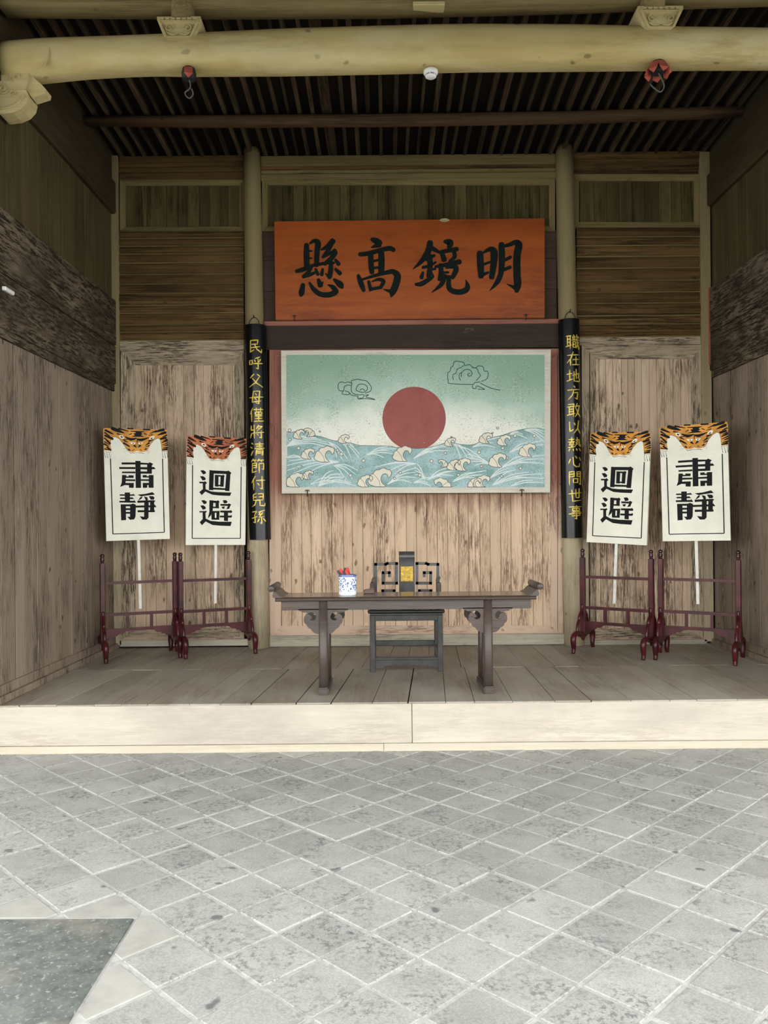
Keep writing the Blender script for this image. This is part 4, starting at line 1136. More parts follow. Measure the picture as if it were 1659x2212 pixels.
rings = [(190,1015,18,zc),(195,1120,14,zc),(295,1222,18,zc),(745,1245,15,zc),(790,1290,20,zc),(870,1180,12,zc),(275,1460,13,zc),(330,1430,9,zc),(500,1520,12,zc),(895,1535,18,zc),(1045,1365,18,zc),(1015,1440,13,zc),(1470,1505,15,zc),(1405,1570,15,zc),(540,1028,10,zc),
 (385,1278,15,zd),(775,1268,17,zd),(1190,1080,17,zd),(1412,1080,17,zd),(1048,1222,17,zd),(1098,1335,14,zd),(225,1370,18,zd),(802,1430,15,zd),(1252,1455,16,zd),(90,1535,18,zd),(455,1095,10,zd),(990,990,13,zd),(930,1045,9,zd),(535,1530,15,zd),(1035,1545,15,zd)]
for x, y, r, z in rings:
    x0, y0 = z(x, y); r = r / 5.352
    bm = bmesh.new()
    stroke(bm, [(x0 + r * math.cos(2 * math.pi * k / 14), y0 + r * math.sin(2 * math.pi * k / 14), 1.0) for k in range(15)], mq, 0.0062, 1, False)
    fo = flat_obj('spray_drop', bm, PLINE, t)
    bm = bmesh.new(); poly(bm, [(x0 + r * math.cos(-2 * math.pi * k / 12), y0 + r * math.sin(-2 * math.pi * k / 12)) for k in range(12)], mq, 0.0056)
    flat_obj('drop_fill', bm, PFOAM, fo)
cl1 = [[(755,545),(750,500),(765,465),(800,455),(830,465),(870,455),(910,475)],[(755,545),(780,560),(815,555),(825,510),(860,490),(905,495),(910,470),(905,445),(940,430),(985,425),(1025,435),(1070,440),(1110,475),(1135,520),(1125,560),(1080,580),(1060,585)],[(815,555),(795,590),(830,600),(880,600),(870,570),(830,560)],[(905,500),(905,560),(930,590),(980,605),(1050,605),(1035,640),(975,640),(980,620),(910,610),(885,580)],[(960,530),(985,490),(1030,480),(1080,500),(1090,540),(1060,570),(1020,575),(965,555),(960,530)],[(1005,555),(1015,540),(1045,540),(1060,560)],[(1060,610),(1105,605),(1070,630),(1120,640),(1180,660),(1080,650),(980,655)]]
cl2 = [[(410,400),(415,350),(440,330),(450,290),(475,270),(485,225),(530,215),(600,235),(610,265),(660,255),(690,275),(730,295),(770,270),(820,280),(835,330),(870,330),(880,370),(865,420),(800,450)],[(410,400),(420,450),(440,475),(690,485),(720,465),(790,455)],[(470,400),(475,370),(510,350),(520,310),(560,290),(600,265)],[(570,400),(570,360),(600,320),(650,310),(690,340),(690,375),(655,390),(645,365),(670,355)],[(690,290),(750,300),(770,350),(790,380),(760,420),(740,440)],[(480,430),(470,400)],[(560,440),(545,400),(550,360),(580,345)],[(700,490),(700,525),(740,530),(750,500),(840,540)],[(790,470),(850,500),(920,530),(1020,552)],[(760,540),(840,543)]]
for cl, z in ((cl1, zc), (cl2, zd)):
    bm = bmesh.new()
    for ln in cl: stroke(bm, [z(x, y) + (1.55,) for x, y in ln], mq, 0.003, 3, False)
    flat_obj('cloud_outline', bm, PCLOUD, t)
for px, py in ((664, 1063), (1127, 1062)):
    bm = bmesh.new(); p_ = P(px, py, Yp) - base
    tube(bm, [(p_.x, 0.02, p_.z - 0.045), (p_.x, -0.008, p_.z - 0.02), (p_.x, -0.010, p_.z + 0.025)], 0.006, 6)
    for s in (-1, 1): tube(bm, [(p_.x, -0.012, p_.z + 0.018), (p_.x + s * 0.016, -0.012, p_.z + 0.022), (p_.x + s * 0.022, -0.012, p_.z + 0.006)], 0.004, 6)
    bm_obj('iron_hook', bm, IRON, t)

# ================================================================== RACKS AND SIGN BOARDS
def make_rack(W):
    r = empty('sign_rack')
    for sx in (-1, 1):
        X = sx * W / 2
        bm = bmesh.new(); bmesh.ops.create_cube(bm, size=1.0)
        for v in bm.verts: v.co = Vector((X + v.co.x * 0.05, v.co.y * 0.05, 0.16 + (v.co.z + 0.5) * 0.78))
        bmesh.ops.bevel(bm, geom=[e for e in bm.edges if abs(e.verts[0].co.z - e.verts[1].co.z) > 0.3], offset=0.006, segments=1, affect='EDGES')
        po = bm_obj('post', bm, REDL, r)
        bm = bmesh.new()
        lathe(bm, [(0.014, 0.94), (0.019, 0.945), (0.016, 0.955), (0.020, 0.965), (0.020, 0.985), (0.015, 0.992), (0.020, 1.0), (0.022, 1.012), (0.017, 1.024), (0.006, 1.029)], X, 0, 14)
        bm_obj('finial', bm, REDD, po, True)
        # cabriole foot: arched bar with two knees
        bm = bmesh.new()
        for sy in (-1, 1):
            pts = smoothline([(X, 0, 0.165), (X, sy * 0.07, 0.165), (X, sy * 0.14, 0.185), (X, sy * 0.215, 0.185), (X, sy * 0.252, 0.145), (X, sy * 0.248, 0.085), (X, sy * 0.242, 0.04), (X, sy * 0.26, 0.0)], 3)
            n = len(pts)
            rs = []
            for k in range(n):
                tt = k / (n - 1)
                rs.append(0.027 - 0.004 * tt if tt < 0.45 else (0.029 if tt < 0.62 else 0.029 - (tt - 0.62) * 0.03))
            tube(bm, pts, rs, 10)
        bm_obj('foot', bm, REDL, r, True)
        for sy in (-1, 1):
            bm = bmesh.new()
            pts = smoothline([(X, sy * 0.018, 0.47), (X, sy * 0.026, 0.42), (X, sy * 0.06, 0.38), (X, sy * 0.095, 0.345), (X, sy * 0.10, 0.32), (X, sy * 0.125, 0.29), (X, sy * 0.148, 0.24), (X, sy * 0.155, 0.19)], 3)
            tube(bm, pts, 0.0165, 8)
            bm_obj('curved_brace', bm, REDL, r, True)
        # carved leaf below the foot
        bm = bmesh.new()
        for v in ((-0.08, 0.15), (0.08, 0.15), (0.05, 0.135), (0.02, 0.125), (0, 0.105), (-0.02, 0.125), (-0.05, 0.135)): pass
        pts = [(-0.1, 0.155), (0.1, 0.155), (0.06, 0.138), (0.03, 0.13), (0.0, 0.10), (-0.03, 0.13), (-0.06, 0.138)]
        a = [bm.verts.new((X - 0.012, y, z)) for y, z in pts]; b = [bm.verts.new((X + 0.012, y, z)) for y, z in pts]
        bm.faces.new(a); bm.faces.new(b[::-1])
        for i in range(len(pts)): bm.faces.new((a[i], b[i], b[(i + 1) % len(pts)], a[(i + 1) % len(pts)]))
        bm_obj('foot_leaf', bm, REDL, r)
    for z, h, nm in ((0.745, 0.026, 'rail'), (0.435, 0.028, 'rail')):
        bm = bmesh.new(); bar(bm, (-W / 2 + 0.02, 0, z), (W / 2 - 0.02, 0, z), h, 0.03); bm_obj(nm, bm, REDL, r)
    for sx in (-1, 1):
        bm = bmesh.new(); bar(bm, (sx * W * 0.165, 0, 0.424), (sx * W * 0.165, 0, 0.285), 0.027, 0.025); bm_obj('strut', bm, REDL, r)
    bm = bmesh.new()
    h = W / 2 - 0.02
    pts = [(-h, 0.295), (h, 0.295), (h, 0.195), (h - 0.07, 0.205), (h - 0.085, 0.222), (h - 0.11, 0.222), (h - 0.13, 0.24), (h - 0.16, 0.238), (h - 0.19, 0.262), (h - 0.23, 0.268), (-h + 0.23, 0.268), (-h + 0.19, 0.262), (-h + 0.16, 0.238), (-h + 0.13, 0.24), (-h + 0.11, 0.222), (-h + 0.085, 0.222), (-h + 0.07, 0.205), (-h, 0.195)]
    prism_xz(bm, pts, -0.009, 0.009)
    bm_obj('apron', bm, REDL, r)
    bm = bmesh.new(); bar(bm, (-h, 0, 0.287), (h, 0, 0.287), 0.02, 0.034); bm_obj('rail', bm, REDL, r)
    return r
def rack_pts(lf, lb, rf, rb):
    l = (onfloor(*lf) + onfloor(*lb)) / 2; r_ = (onfloor(*rf) + onfloor(*rb)) / 2
    return l, r_
RACKS = [
 (rack_pts((227, 1434), (211, 1413), (393, 1423), (366, 1405)), 'oxblood lacquer sign rack nearest the left side wall'),
 (rack_pts((409, 1423), (377, 1405), (561, 1411), (520, 1397)), 'oxblood lacquer sign rack between the left column and another rack'),
 (rack_pts((1227, 1411), (1288, 1397), (1387, 1426), (1424, 1407)), 'oxblood lacquer sign rack just right of the right column'),
 (rack_pts((1408, 1426), (1443, 1408), (1578, 1439), (1608, 1417)), 'oxblood lacquer sign rack nearest the right side wall')]
W0 = sum((b - a).length for (a, b), _ in RACKS) / 4
rk0 = make_rack(W0)
rack_objs = []
for i, ((a, b), lab) in enumerate(RACKS):
    o = rk0 if i == 0 else copy_tree(rk0)
    mid = (a + b) / 2
    mid.y -= 0.03
    if i == 0: mid.x += 0.02
    o.location = (mid.x, mid.y, 0)
    o.rotation_euler = (0, 0, math.radians((25, 24, -36, -31)[i]))
    tag(o, lab, 'rack', 'four lacquered sign racks')
    rack_objs.append(o)

# sign artwork traced in the frames of two of the boards, turned into board coordinates 0..1
def unquad(TL, TR, BR, BL):
    def f(x, y):
        u, v = 0.5, 0.5
        for _ in range(12):
            px = (1-u)*(1-v)*TL[0] + u*(1-v)*TR[0] + u*v*BR[0] + (1-u)*v*BL[0]
            py = (1-u)*(1-v)*TL[1] + u*(1-v)*TR[1] + u*v*BR[1] + (1-u)*v*BL[1]
            u += (x - px) / (TR[0] - TL[0]); v += (y - py) / (BL[1] - TL[1])
        return u, v
    return f
q1 = unquad((205,205),(1110,235),(1168,2035),(245,2055))
q3 = unquad((275,255),(1160,230),(1090,2050),(215,2015))
SU = [[(655,745),(728,748),(738,1190),(662,1190)],[(460,770),(655,772),(655,805),(462,803)],[(728,775),(845,785),(862,770),(912,800),(893,825),(893,960),(730,955),(730,920),(825,922),(825,890),(728,885),(728,850),(825,852),(825,810),(728,808)],[(425,845),(655,848),(655,880),(430,877)],[(893,850),(925,850),(948,885),(893,888)],[(465,920),(655,922),(655,950),(468,945)],
 [(468,975),(525,978),(530,1000),(560,1000),(560,980),(632,985),(630,1025),(520,1022),(518,1045),(655,1050),(655,1078),(520,1075),(515,1105),(635,1108),(632,1190),(565,1185),(565,1145),(510,1140),(440,1170),(462,1100)],
 [(760,980),(818,980),(820,1000),(848,1000),(850,980),(918,982),(920,1192),(850,1190),(845,1145),(828,1145),(826,1190),(765,1190),(762,1108),(850,1110),(850,1078),(735,1075),(735,1048),(850,1050),(850,1022),(762,1020)]]
JING = [[(505,1262),(580,1264),(580,1420),(508,1420)],[(435,1292),(622,1295),(624,1283),(658,1318),(435,1315)],[(440,1345),(603,1345),(605,1335),(640,1372),(440,1368)],[(430,1398),(638,1400),(642,1385),(668,1432),(430,1425)],
 [(448,1455),(520,1458),(525,1715),(455,1718)],[(582,1460),(625,1445),(665,1465),(660,1660),(640,1705),(580,1712),(542,1660),(582,1662)],[(448,1455),(600,1458),(600,1490),(450,1488)],[(510,1520),(590,1522),(590,1552),(510,1550)],[(515,1580),(590,1582),(590,1612),(515,1610)],
 [(688,1300),(800,1290),(905,1262),(940,1303),(800,1320),(740,1330)],[(700,1390),(730,1340),(760,1330),(750,1365),(705,1395)],[(780,1330),(830,1345),(840,1390),(810,1400)],[(850,1325),(915,1330),(935,1355),(925,1385),(880,1385)],
 [(785,1395),(850,1395),(848,1680),(825,1710),(760,1712),(720,1655),(785,1665)],[(685,1398),(930,1395),(950,1410),(930,1425),(930,1592),(870,1592),(870,1428),(690,1435)],[(660,1480),(930,1478),(935,1462),(965,1510),(660,1512)],[(690,1555),(940,1560),(940,1590),(690,1590)]]
HUI = [[(455,808),(500,800),(535,825),(535,855),(495,870)],[(447,903),(495,898),(530,930),(525,960),(485,970)],[(437,990),(512,990),(515,975),(550,1008),(525,1030),(525,1110),(600,1145),(700,1155),(905,1158),(882,1215),(740,1212),(620,1200),(520,1150),(465,1210),(432,1160),(485,1110),(485,1015),(440,1018)],
 [(590,795),(655,800),(635,1125),(572,1122)],[(590,798),(850,800),(870,790),(915,825),(900,850),(600,850)],[(840,830),(900,835),(875,1135),(810,1132)],[(575,1080),(870,1090),(870,1118),(575,1112)],[(668,868),(722,872),(712,1065),(662,1062)],[(752,875),(805,880),(790,1065),(740,1062)],[(668,870),(780,872),(790,860),(815,885),(800,900),(670,895)],[(665,1030),(790,1035),(790,1058),(665,1055)]]
BI = [[(455,1295),(500,1290),(535,1315),(530,1345),(495,1358)],[(440,1380),(485,1375),(520,1405),(515,1435),(475,1448)],[(425,1470),(508,1470),(512,1460),(535,1480),(512,1500),(512,1590),(580,1630),(700,1645),(895,1650),(875,1722),(740,1715),(610,1700),(510,1640),(455,1700),(425,1650),(470,1600),(470,1490),(428,1495)],
 [(575,1290),(635,1295),(620,1450),(590,1540),(545,1590),(570,1480)],[(575,1295),(690,1300),(700,1288),(725,1315),(710,1340),(580,1330)],[(665,1310),(715,1315),(710,1420),(662,1420)],[(610,1395),(712,1398),(712,1425),(610,1420)],[(600,1465),(650,1470),(645,1610),(597,1605)],[(675,1470),(720,1465),(710,1610),(668,1610)],[(600,1468),(715,1470),(715,1500),(600,1498)],[(600,1580),(712,1585),(710,1615),(600,1612)],
 [(770,1290),(820,1285),(840,1310),(835,1335),(790,1345)],[(735,1350),(850,1352),(860,1340),(895,1358),(880,1385),(735,1380)],[(750,1400),(800,1390),(790,1430),(765,1430)],[(820,1440),(850,1380),(880,1385),(865,1430)],[(730,1462),(880,1462),(885,1450),(908,1478),(900,1500),(730,1492)],[(720,1545),(885,1545),(890,1530),(905,1555),(890,1580),(720,1575)],[(785,1470),(845,1470),(840,1640),(780,1632)]]
HIDE = [(207,207),(1109,237),(1130,585),(1040,590),(1028,480),(1012,400),(975,378),(925,405),(870,475),(840,545),(810,590),(740,605),(680,582),(620,605),(560,590),(520,530),(480,460),(430,385),(370,350),(325,362),(305,420),(302,500),(318,575),(217,570)]
STRP = [[(330,212,40),(420,255,38),(500,290,5)],[(235,240,25),(300,280,20),(350,310,5)],[(230,325,22),(285,355,30),(335,385,25)],[(250,405,15),(300,460,20)],[(218,465,22),(280,505,8)],[(260,520,20),(310,570,15)],[(1060,240,34),(990,258,28),(930,282,5)],[(1085,285,34),(1030,305,28),(970,330,5)],[(1090,370,30),(1020,390,25)],[(1110,420,25),(1040,450,10)],[(1120,490,20),(1070,505,5)],[(1112,560,25),(1040,572,10)],
 [(510,350,8),(590,395,34),(670,375,10)],[(690,390,18),(740,405,34),(850,365,6)],[(500,415,14),(545,440,6)],[(490,455,22),(570,500,5)],[(850,425,22),(905,400,8)],[(800,495,6),(850,455,20)],[(680,385,9),(680,450,5)],[(640,497,24),(668,525,4)],[(722,497,24),(695,525,4)],[(545,215,14),(620,222,14)],[(770,232,16),(860,238,16)],[(420,215,20),(560,262,5)],[(400,300,16),(460,318,4)],[(860,300,5),(950,260,18)],[(840,332,4),(900,318,12)],[(225,280,18),(290,330,6)],[(222,370,16),(285,425,6)],[(225,430,14),(290,480,5)],[(225,545,14),(290,566,6)],[(1105,330,18),(1045,355,6)],[(1112,395,14),(1050,420,5)],[(1118,455,16),(1045,490,6)],[(1120,530,16),(1050,545,6)],[(520,480,12),(580,520,4)],[(800,520,4),(850,500,14)],[(545,395,5),(480,400,10)],[(600,300,10),(560,320,4)],[(780,300,10),(820,320,4)],[(560,555,16),(580,575,10)],[(790,560,12),(810,550,16)],[(640,560,4),(610,575,6)],[(720,560,4),(745,575,6)]]
WANG = [(580,252),(790,265),(740,285),(745,305),(765,312),(730,325),(785,355),(590,350),(650,325),(620,300),(660,290),(655,275),(585,265)]
EYES = [[(575,440),(662,448),(640,475),(595,470)],[(693,448),(768,448),(742,475),(705,475)]]
EARS = [[(420,340),(440,322),(475,330),(500,375),(480,388),(440,370)],[(930,345),(900,340),(860,365),(852,395),(880,402),(915,385)]]
EARI = [[(440,345),(462,338),(485,368),(455,364)],[(905,362),(872,380),(868,392),(890,393)]]
LINES = [[(570,600,7),(590,620,7),(680,612,4),(780,625,7)],[(225,582,5),(265,600,4),(312,600,5)],[(222,600,4),(228,650,4),(240,690,8)],[(250,610,4),(262,660,4),(270,692,8)],[(285,615,4),(300,660,4),(302,690,8)],[(1040,605,4),(1048,660,4),(1056,698,8)],[(1075,612,4),(1085,660,4),(1095,705,8)],[(1108,610,4),(1118,655,4),(1125,700,8)],[(1035,600,5),(1080,600,4),(1130,592,5)],[(555,560,3),(510,545,2),(482,545,2)],[(550,575,3),(515,585,2),(490,595,2)],[(830,565,3),(850,580,2)],[(825,585,3),(845,605,2),(850,618,2)],
 [(305,702,14),(338,1940,14)],[(338,1940,14),(1082,1925,14)],[(1048,715,14),(1082,1925,14)],
 [(318,575,4),(302,500,4),(305,420,4),(325,362,4),(370,350,4),(430,385,4),(480,460,4),(520,530,4),(560,590,4)],[(810,590,4),(840,545,4),(870,475,4),(925,405,4),(975,378,4),(1012,400,4),(1028,480,4),(1040,590,4)]]
SW, SH, ST = 0.612, 1.105, 0.03
def make_sign(words, hide_mat, lab, bottom_px, Ymid, yaw, tilt, pole_end):
    b = P(bottom_px[0], bottom_px[1], Ymid)
    t = empty('procession_sign', b, (0, tilt, yaw)); tag(t, lab, 'sign board', 'four tiger-headed procession signs')
    bm = bmesh.new(); bmesh.ops.create_cube(bm, size=1.0)
    for v in bm.verts: v.co = Vector((v.co.x * SW, v.co.y * ST, (v.co.z + 0.5) * SH))
    bmesh.ops.bevel(bm, geom=[e for e in bm.edges if abs(e.verts[0].co.y - e.verts[1].co.y) > 0.01 and e.verts[0].co.z > 0.5], offset=0.016, segments=3, affect='EDGES')
    bmesh.ops.bevel(bm, geom=bm.edges[:], offset=0.002, segments=1, affect='EDGES')
    bm_obj('board', bm, SIGNW, t)
    def mapper(qf):
        def m(x, y, d):
            u, v = qf(x, y); return ((u - 0.5) * SW, -ST / 2 - d, (1 - v) * SH)
        return m
    m1, m3 = mapper(q1), mapper(q3)
    bm = bmesh.new(); poly(bm, HIDE[::-1], m1, 0.0012); hd = flat_obj('tiger_head', bm, hide_mat, t)
    bm = bmesh.new()
    for s in STRP: stroke(bm, [(x, y, w * 1.25 + 3) for x, y, w in s], m1, 0.0026, 2)
    poly(bm, WANG[::-1], m1, 0.0026)
    for e in EARI: poly(bm, e[::-1], m1, 0.0032)
    for x, y in ((625, 460), (728, 460)): stroke(bm, [(x - 5, y, 14), (x + 5, y, 14)], m1, 0.0034, 1)
    flat_obj('stripes', bm, INK, hd)
    for e in EYES + EARS:
        bm = bmesh.new(); poly(bm, e[::-1], m1, 0.003)
        flat_obj('eye' if e in EYES else 'ear', bm, BONE, hd)
    bm = bmesh.new()
    for s in LINES: stroke(bm, s, m1, 0.002, 1, False)
    flat_obj('ink_outline', bm, INK, t)
    for ch, mm in (((SU, m1), (JING, m1)) if words == 'quiet' else ((HUI, m3), (BI, m3))):
        bm = bmesh.new()
        for p_ in ch: poly(bm, p_[::-1], mm, 0.0022)
        flat_obj('painted_character', bm, INK, t)
    bm = bmesh.new(); bar(bm, (0, 0.002, 0.0), (0, 0.002, -pole_end), 0.030, 0.022)
    bmesh.ops.bevel(bm, geom=bm.edges[:], offset=0.003, segments=1, affect='EDGES')
    bm_obj('pole', bm, POLEW, t)
    return t
SG = [('quiet', ORANGE, 'white tiger-headed sign standing in the rack nearest the left wall', (299, 1166.5), 0, -0.018, 0.685),
 ('avoid', ORANGE2, 'white tiger-headed sign with a redder head beside the left couplet board', (466, 1177.3), 1, 0.018, 0.60),
 ('avoid', ORANGE, 'white tiger-headed sign leaning right beside the right couplet board', (1331.5, 1174.5), 2, 0.045, 0.60),
 ('quiet', ORANGE, 'white tiger-headed sign standing in the rack nearest the right wall', (1504, 1168.5), 3, -0.018, 0.60)]
for words, hm, lab, bp, ri, tilt, pe in SG:
    ro = rack_objs[ri]
    make_sign(words, hm, lab, bp, ro.location.y + 0.034, ro.rotation_euler.z, tilt, pe)

# ================================================================== TABLE
fl, fr = onfloor(698, 1501.5), onfloor(1056.5, 1500)
YT = (fl.y + fr.y) / 2 + 0.06              # leg centre line, front
lx, rx = P(699, 1400, YT).x, P(1054, 1400, YT).x
TC = (lx + rx) / 2
HALF = (rx - lx) / 2
YE = YT - 0.055                            # front edge of the top
ZT = P(880, 1288.5, YE).z
XT0, XT1 = P(594, 1292, YE).x - TC, P(1159, 1291, YE).x - TC
DEPT = 0.42
LEGD = 0.34
table = empty('altar_table', (TC, YT, 0))
tag(table, 'long dark lacquered altar table with scrolled ends and cloud-shaped brackets', 'table')
bm = bmesh.new()
prof = [(-0.055, -0.012), (-0.05, -0.004), (-0.04, 0), (DEPT - 0.07, 0), (DEPT - 0.06, -0.006), (DEPT - 0.055, -0.016), (DEPT - 0.06, -0.032), (-0.045, -0.032), (-0.054, -0.024)]
a = [bm.verts.new((XT0, y, ZT + z)) for y, z in prof]; b = [bm.verts.new((XT1, y, ZT + z)) for y, z in prof]
for i in range(len(prof)): bm.faces.new((a[i], b[i], b[(i + 1) % len(prof)], a[(i + 1) % len(prof)]))
bm.faces.new(a[::-1]); bm.faces.new(b)
bm_obj('table_top', bm, LACQT, table)
U = YE / F
for s, X in ((-1, XT0), (1, XT1)):
    # everted end: rises outwards in a curve and ends in a roll
    bm = bmesh.new()
    pr = [(18, -0.5), (9, 3), (4, 8), (0, 12), (-4, 13), (-5, 8), (-6, 3), (-4, -1), (2, -1.5)]
    pts = [(X - s * x * U, ZT + z * U) for x, z in pr]
    ya, yb = -0.05, DEPT - 0.065
    va = [bm.verts.new((x, ya, z)) for x, z in pts]; vb = [bm.verts.new((x, yb, z)) for x, z in pts]
    bm.faces.new(va); bm.faces.new(vb[::-1])
    for i in range(len(pts)): bm.faces.new((va[i], vb[i], vb[(i + 1) % len(pts)], va[(i + 1) % len(pts)]))
    fo = bm_obj('everted_end', bm, LACQ, table)
    bm = bmesh.new()
    c0 = Vector((X + s * 8.5 * U, 0, ZT + 19 * U))
    tube(bm, [c0 + Vector((0, ya - 0.006, 0)), c0 + Vector((0, ya, 0)), c0 + Vector((0, yb, 0)), c0 + Vector((0, yb + 0.006, 0))], [5.4 * U, 7.2 * U, 7.2 * U, 5.4 * U], 16)
    bm_obj('roll', bm, LACQ, fo, True)
xa0, xa1 = P(608, 1308, YT).x - TC, P(1146, 1306, YT).x - TC
for yy, nm in ((0.0, 'apron'), (LEGD, 'apron')):
    bm = bmesh.new()
    bmesh.ops.create_cube(bm, size=1.0)
    za, zb = ZT - 0.031, P(880, 1316, YT).z
    for v in bm.verts: v.co = Vector(((xa0 + xa1) / 2 + v.co.x * (xa1 - xa0), yy + v.co.y * 0.022, (za + zb) / 2 + v.co.z * (za - zb)))
    bmesh.ops.bevel(bm, geom=bm.edges[:], offset=0.002, segments=1, affect='EDGES')
    bm_obj(nm, bm, LACQ, table)
ZR = 0.06
US = YT / F
# cloud bracket outline in px right of the leg centre / below the apron's lower edge
SP = [(9, -3), (54, -3), (52, 1), (46, 3), (42, 6), (36, 6), (31, 7.5), (26, 10), (23.5, 14), (24, 18), (27, 20), (29, 18), (28, 16), (30.5, 13.5), (34, 13.5), (37.5, 16), (39, 20), (39, 26), (36.5, 30), (34, 33), (33, 36), (29, 39), (26, 41), (24, 44), (20, 48), (14, 50), (9, 50)]
SP = [(9, -3), (54, -3), (53, 0.5), (48, 1.5), (45, 4.5), (38, 4.5), (34, 6.5), (38, 9), (41, 14), (42, 22), (40, 28), (36, 31), (34.5, 35), (31, 38.5), (27, 40.5), (24, 45), (19, 49), (13, 51), (9, 51)]
HOLE = [(33, 6.5), (28, 3.5), (22, 4.5), (17, 9), (15, 15), (18, 20.5), (24, 22.5), (29, 20.5), (28.5, 17.5), (25, 18), (24, 14.5), (27, 10.5)]
zA = P(880, 1316.5, YT).z
def spandrel(side_x, sx, yy):
    bm = bmesh.new()
    # keyhole polygon: outer outline entering the curl at the cusp
    k = SP.index((34, 6.5))
    ol = SP[:k] + HOLE + [(34, 7.2)] + SP[k + 1:]
    pts = [(side_x + sx * x * US, zA - y * US) for x, y in ol]
    prism_xz(bm, pts if sx < 0 else pts[::-1], yy - 0.011, yy + 0.011)
    bm_obj('cloud_bracket', bm, LACQ, table)
for X in (-HALF, HALF):
    for yy in (0.0, LEGD):
        for sx in (-1, 1): spandrel(X, sx, yy)
        sp_ = 0.03 if yy else -0.03
        bm = bmesh.new()
        tube(bm, [(X, yy + sp_ * 0.6, ZR - 0.004), (X, yy + sp_ * 0.4, 0.3), (X, yy, ZT - 0.03)], [0.037, 0.036, 0.0345], 18)
        bm_obj('leg', bm, LACQ, table, True)
    bm = bmesh.new(); bmesh.ops.create_cube(bm, size=1.0)
    for v in bm.verts: v.co = Vector((X + v.co.x * 0.086, (LEGD / 2) + v.co.y * (LEGD + 0.15), (v.co.z + 0.5) * ZR))
    bmesh.ops.bevel(bm, geom=bm.edges[:], offset=0.01, segments=2, affect='EDGES')
    bm_obj('runner', bm, LACQ, table)
    # openwork side panel: frame with a ruyi-shaped hole made of a ring of pieces
    bm = bmesh.new()
    y0, y1, z0, z1 = 0.03, LEGD - 0.03, ZR + 0.005, ZT - 0.10
    out = [(y0, z0), (y1, z0), (y1, z1), (y0, z1)]
    n = 20; cy, cz = (y0 + y1) / 2, z0 + 0.18
    hole = [(cy + 0.075 * math.cos(2 * math.pi * k / n), cz + 0.13 * math.sin(2 * math.pi * k / n)) for k in range(n + 1)]
    ol = [(y0, z0), (y1, z0), (y1, cz)] + hole[::-1] + [(y1, cz + 0.001), (y1, z1), (y0, z1)]
    va = [bm.verts.new((X - 0.01, y, z)) for y, z in ol]; vb = [bm.verts.new((X + 0.01, y, z)) for y, z in ol]
    bm.faces.new(va); bm.faces.new(vb[::-1])
    for i in range(len(ol)): bm.faces.new((va[i], vb[i], vb[(i + 1) % len(ol)], va[(i + 1) % len(ol)]))
    bm_obj('side_panel', bm, LACQ, table)

# ---- things on the table
def ontable(px, py): return onfloor(px, py, ZT)
c = ontable(751, 1285.0)
pot = empty('brush_pot', (c.x, min(c.y, YT + DEPT - 0.16), ZT)); tag(pot, 'blue and white porcelain brush pot standing on the altar table', 'brush pot')
r = 19.3 * pot.location.y / F
hp_ = P(751, 1242, pot.location.y - r).z - ZT
bm = bmesh.new()
lathe(bm, [(r * 0.94, 0.0), (r, 0.006), (r, hp_ - 0.004), (r * 0.985, hp_), (r * 0.91, hp_), (r * 0.90, hp_ - 0.01), (r * 0.90, 0.012)], seg=28)
bm_obj('pot_body', bm, PORC, pot, True).modifiers.new('split', 'EDGE_SPLIT')
def stick(px0, py0, px1, py1, dy, lab, mat2, w=0.028):
    Y = pot.location.y + dy
    a, b = P(px0, py0, Y), P(px1, py1, Y)
    d = (b - a).normalized(); a = a - d * 0.07
    L_ = (b - a).length
    ang_ = math.atan2(d.x, d.z)
    t_ = empty('tally_stick', a, (0, ang_, 0)); tag(t_, lab, 'tally stick', 'tally sticks in the brush pot')
    for i, (mm, yo) in enumerate(((STICKR, -0.004), (mat2, 0.004))):
        bm = bmesh.new()
        o_ = 0.010 * (1 if i == 0 else -1)
        pts = [(-w / 2 + o_, 0), (w / 2 + o_, 0), (w / 2 + o_, L_ - 0.014), (w / 3 + o_, L_ - 0.003), (o_, L_), (-w / 3 + o_, L_ - 0.003), (-w / 2 + o_, L_ - 0.014)]
        prism_xz(bm, pts[::-1], yo - 0.0035, yo + 0.0035)
        bm_obj('red_face' if i == 0 else 'black_face', bm, mm, t_)
stick(742, 1243, 731, 1230.5, 0.0, 'red and black tally stick leaning left in the brush pot', STICKB, 0.024)
stick(751, 1243, 747.5, 1226, 0.022, 'upright red and black tally stick in the middle of the brush pot', STICKB, 0.026)
stick(749, 1243, 744, 1232, -0.022, 'short red tally stick tucked low in the brush pot', STICKB, 0.02)
g = ontable(797, 1281.5)
gv = empty('gavel_block', (g.x, min(g.y, YT + DEPT - 0.12), ZT), (0, 0, 0.12)); tag(gv, 'small dark brown wooden gavel block lying on the table beside the chair', 'gavel')
bm = bmesh.new()
hw = 11.5 * g.y / F
prism_xz(bm, [(-hw, 0.012), (-hw * 0.96, 0.004), (-hw * 0.8, 0), (hw, 0), (hw, 0.034), (-hw * 0.1, 0.034), (-hw * 0.25, 0.03), (-hw * 0.8, 0.031), (-hw * 0.96, 0.024)][::-1], -0.022, 0.022)
bmesh.ops.bevel(bm, geom=bm.edges[:], offset=0.003, segments=1, affect='EDGES')
bm_obj('block', bm, GAVEL, gv)
bm = bmesh.new()
prism_xz(bm, [(hw * 0.1, 0.034), (hw * 0.95, 0.034), (hw * 0.85, 0.042), (hw * 0.2, 0.042)][::-1], -0.016, 0.016)
bm_obj('grip', bm, GAVEL, gv)

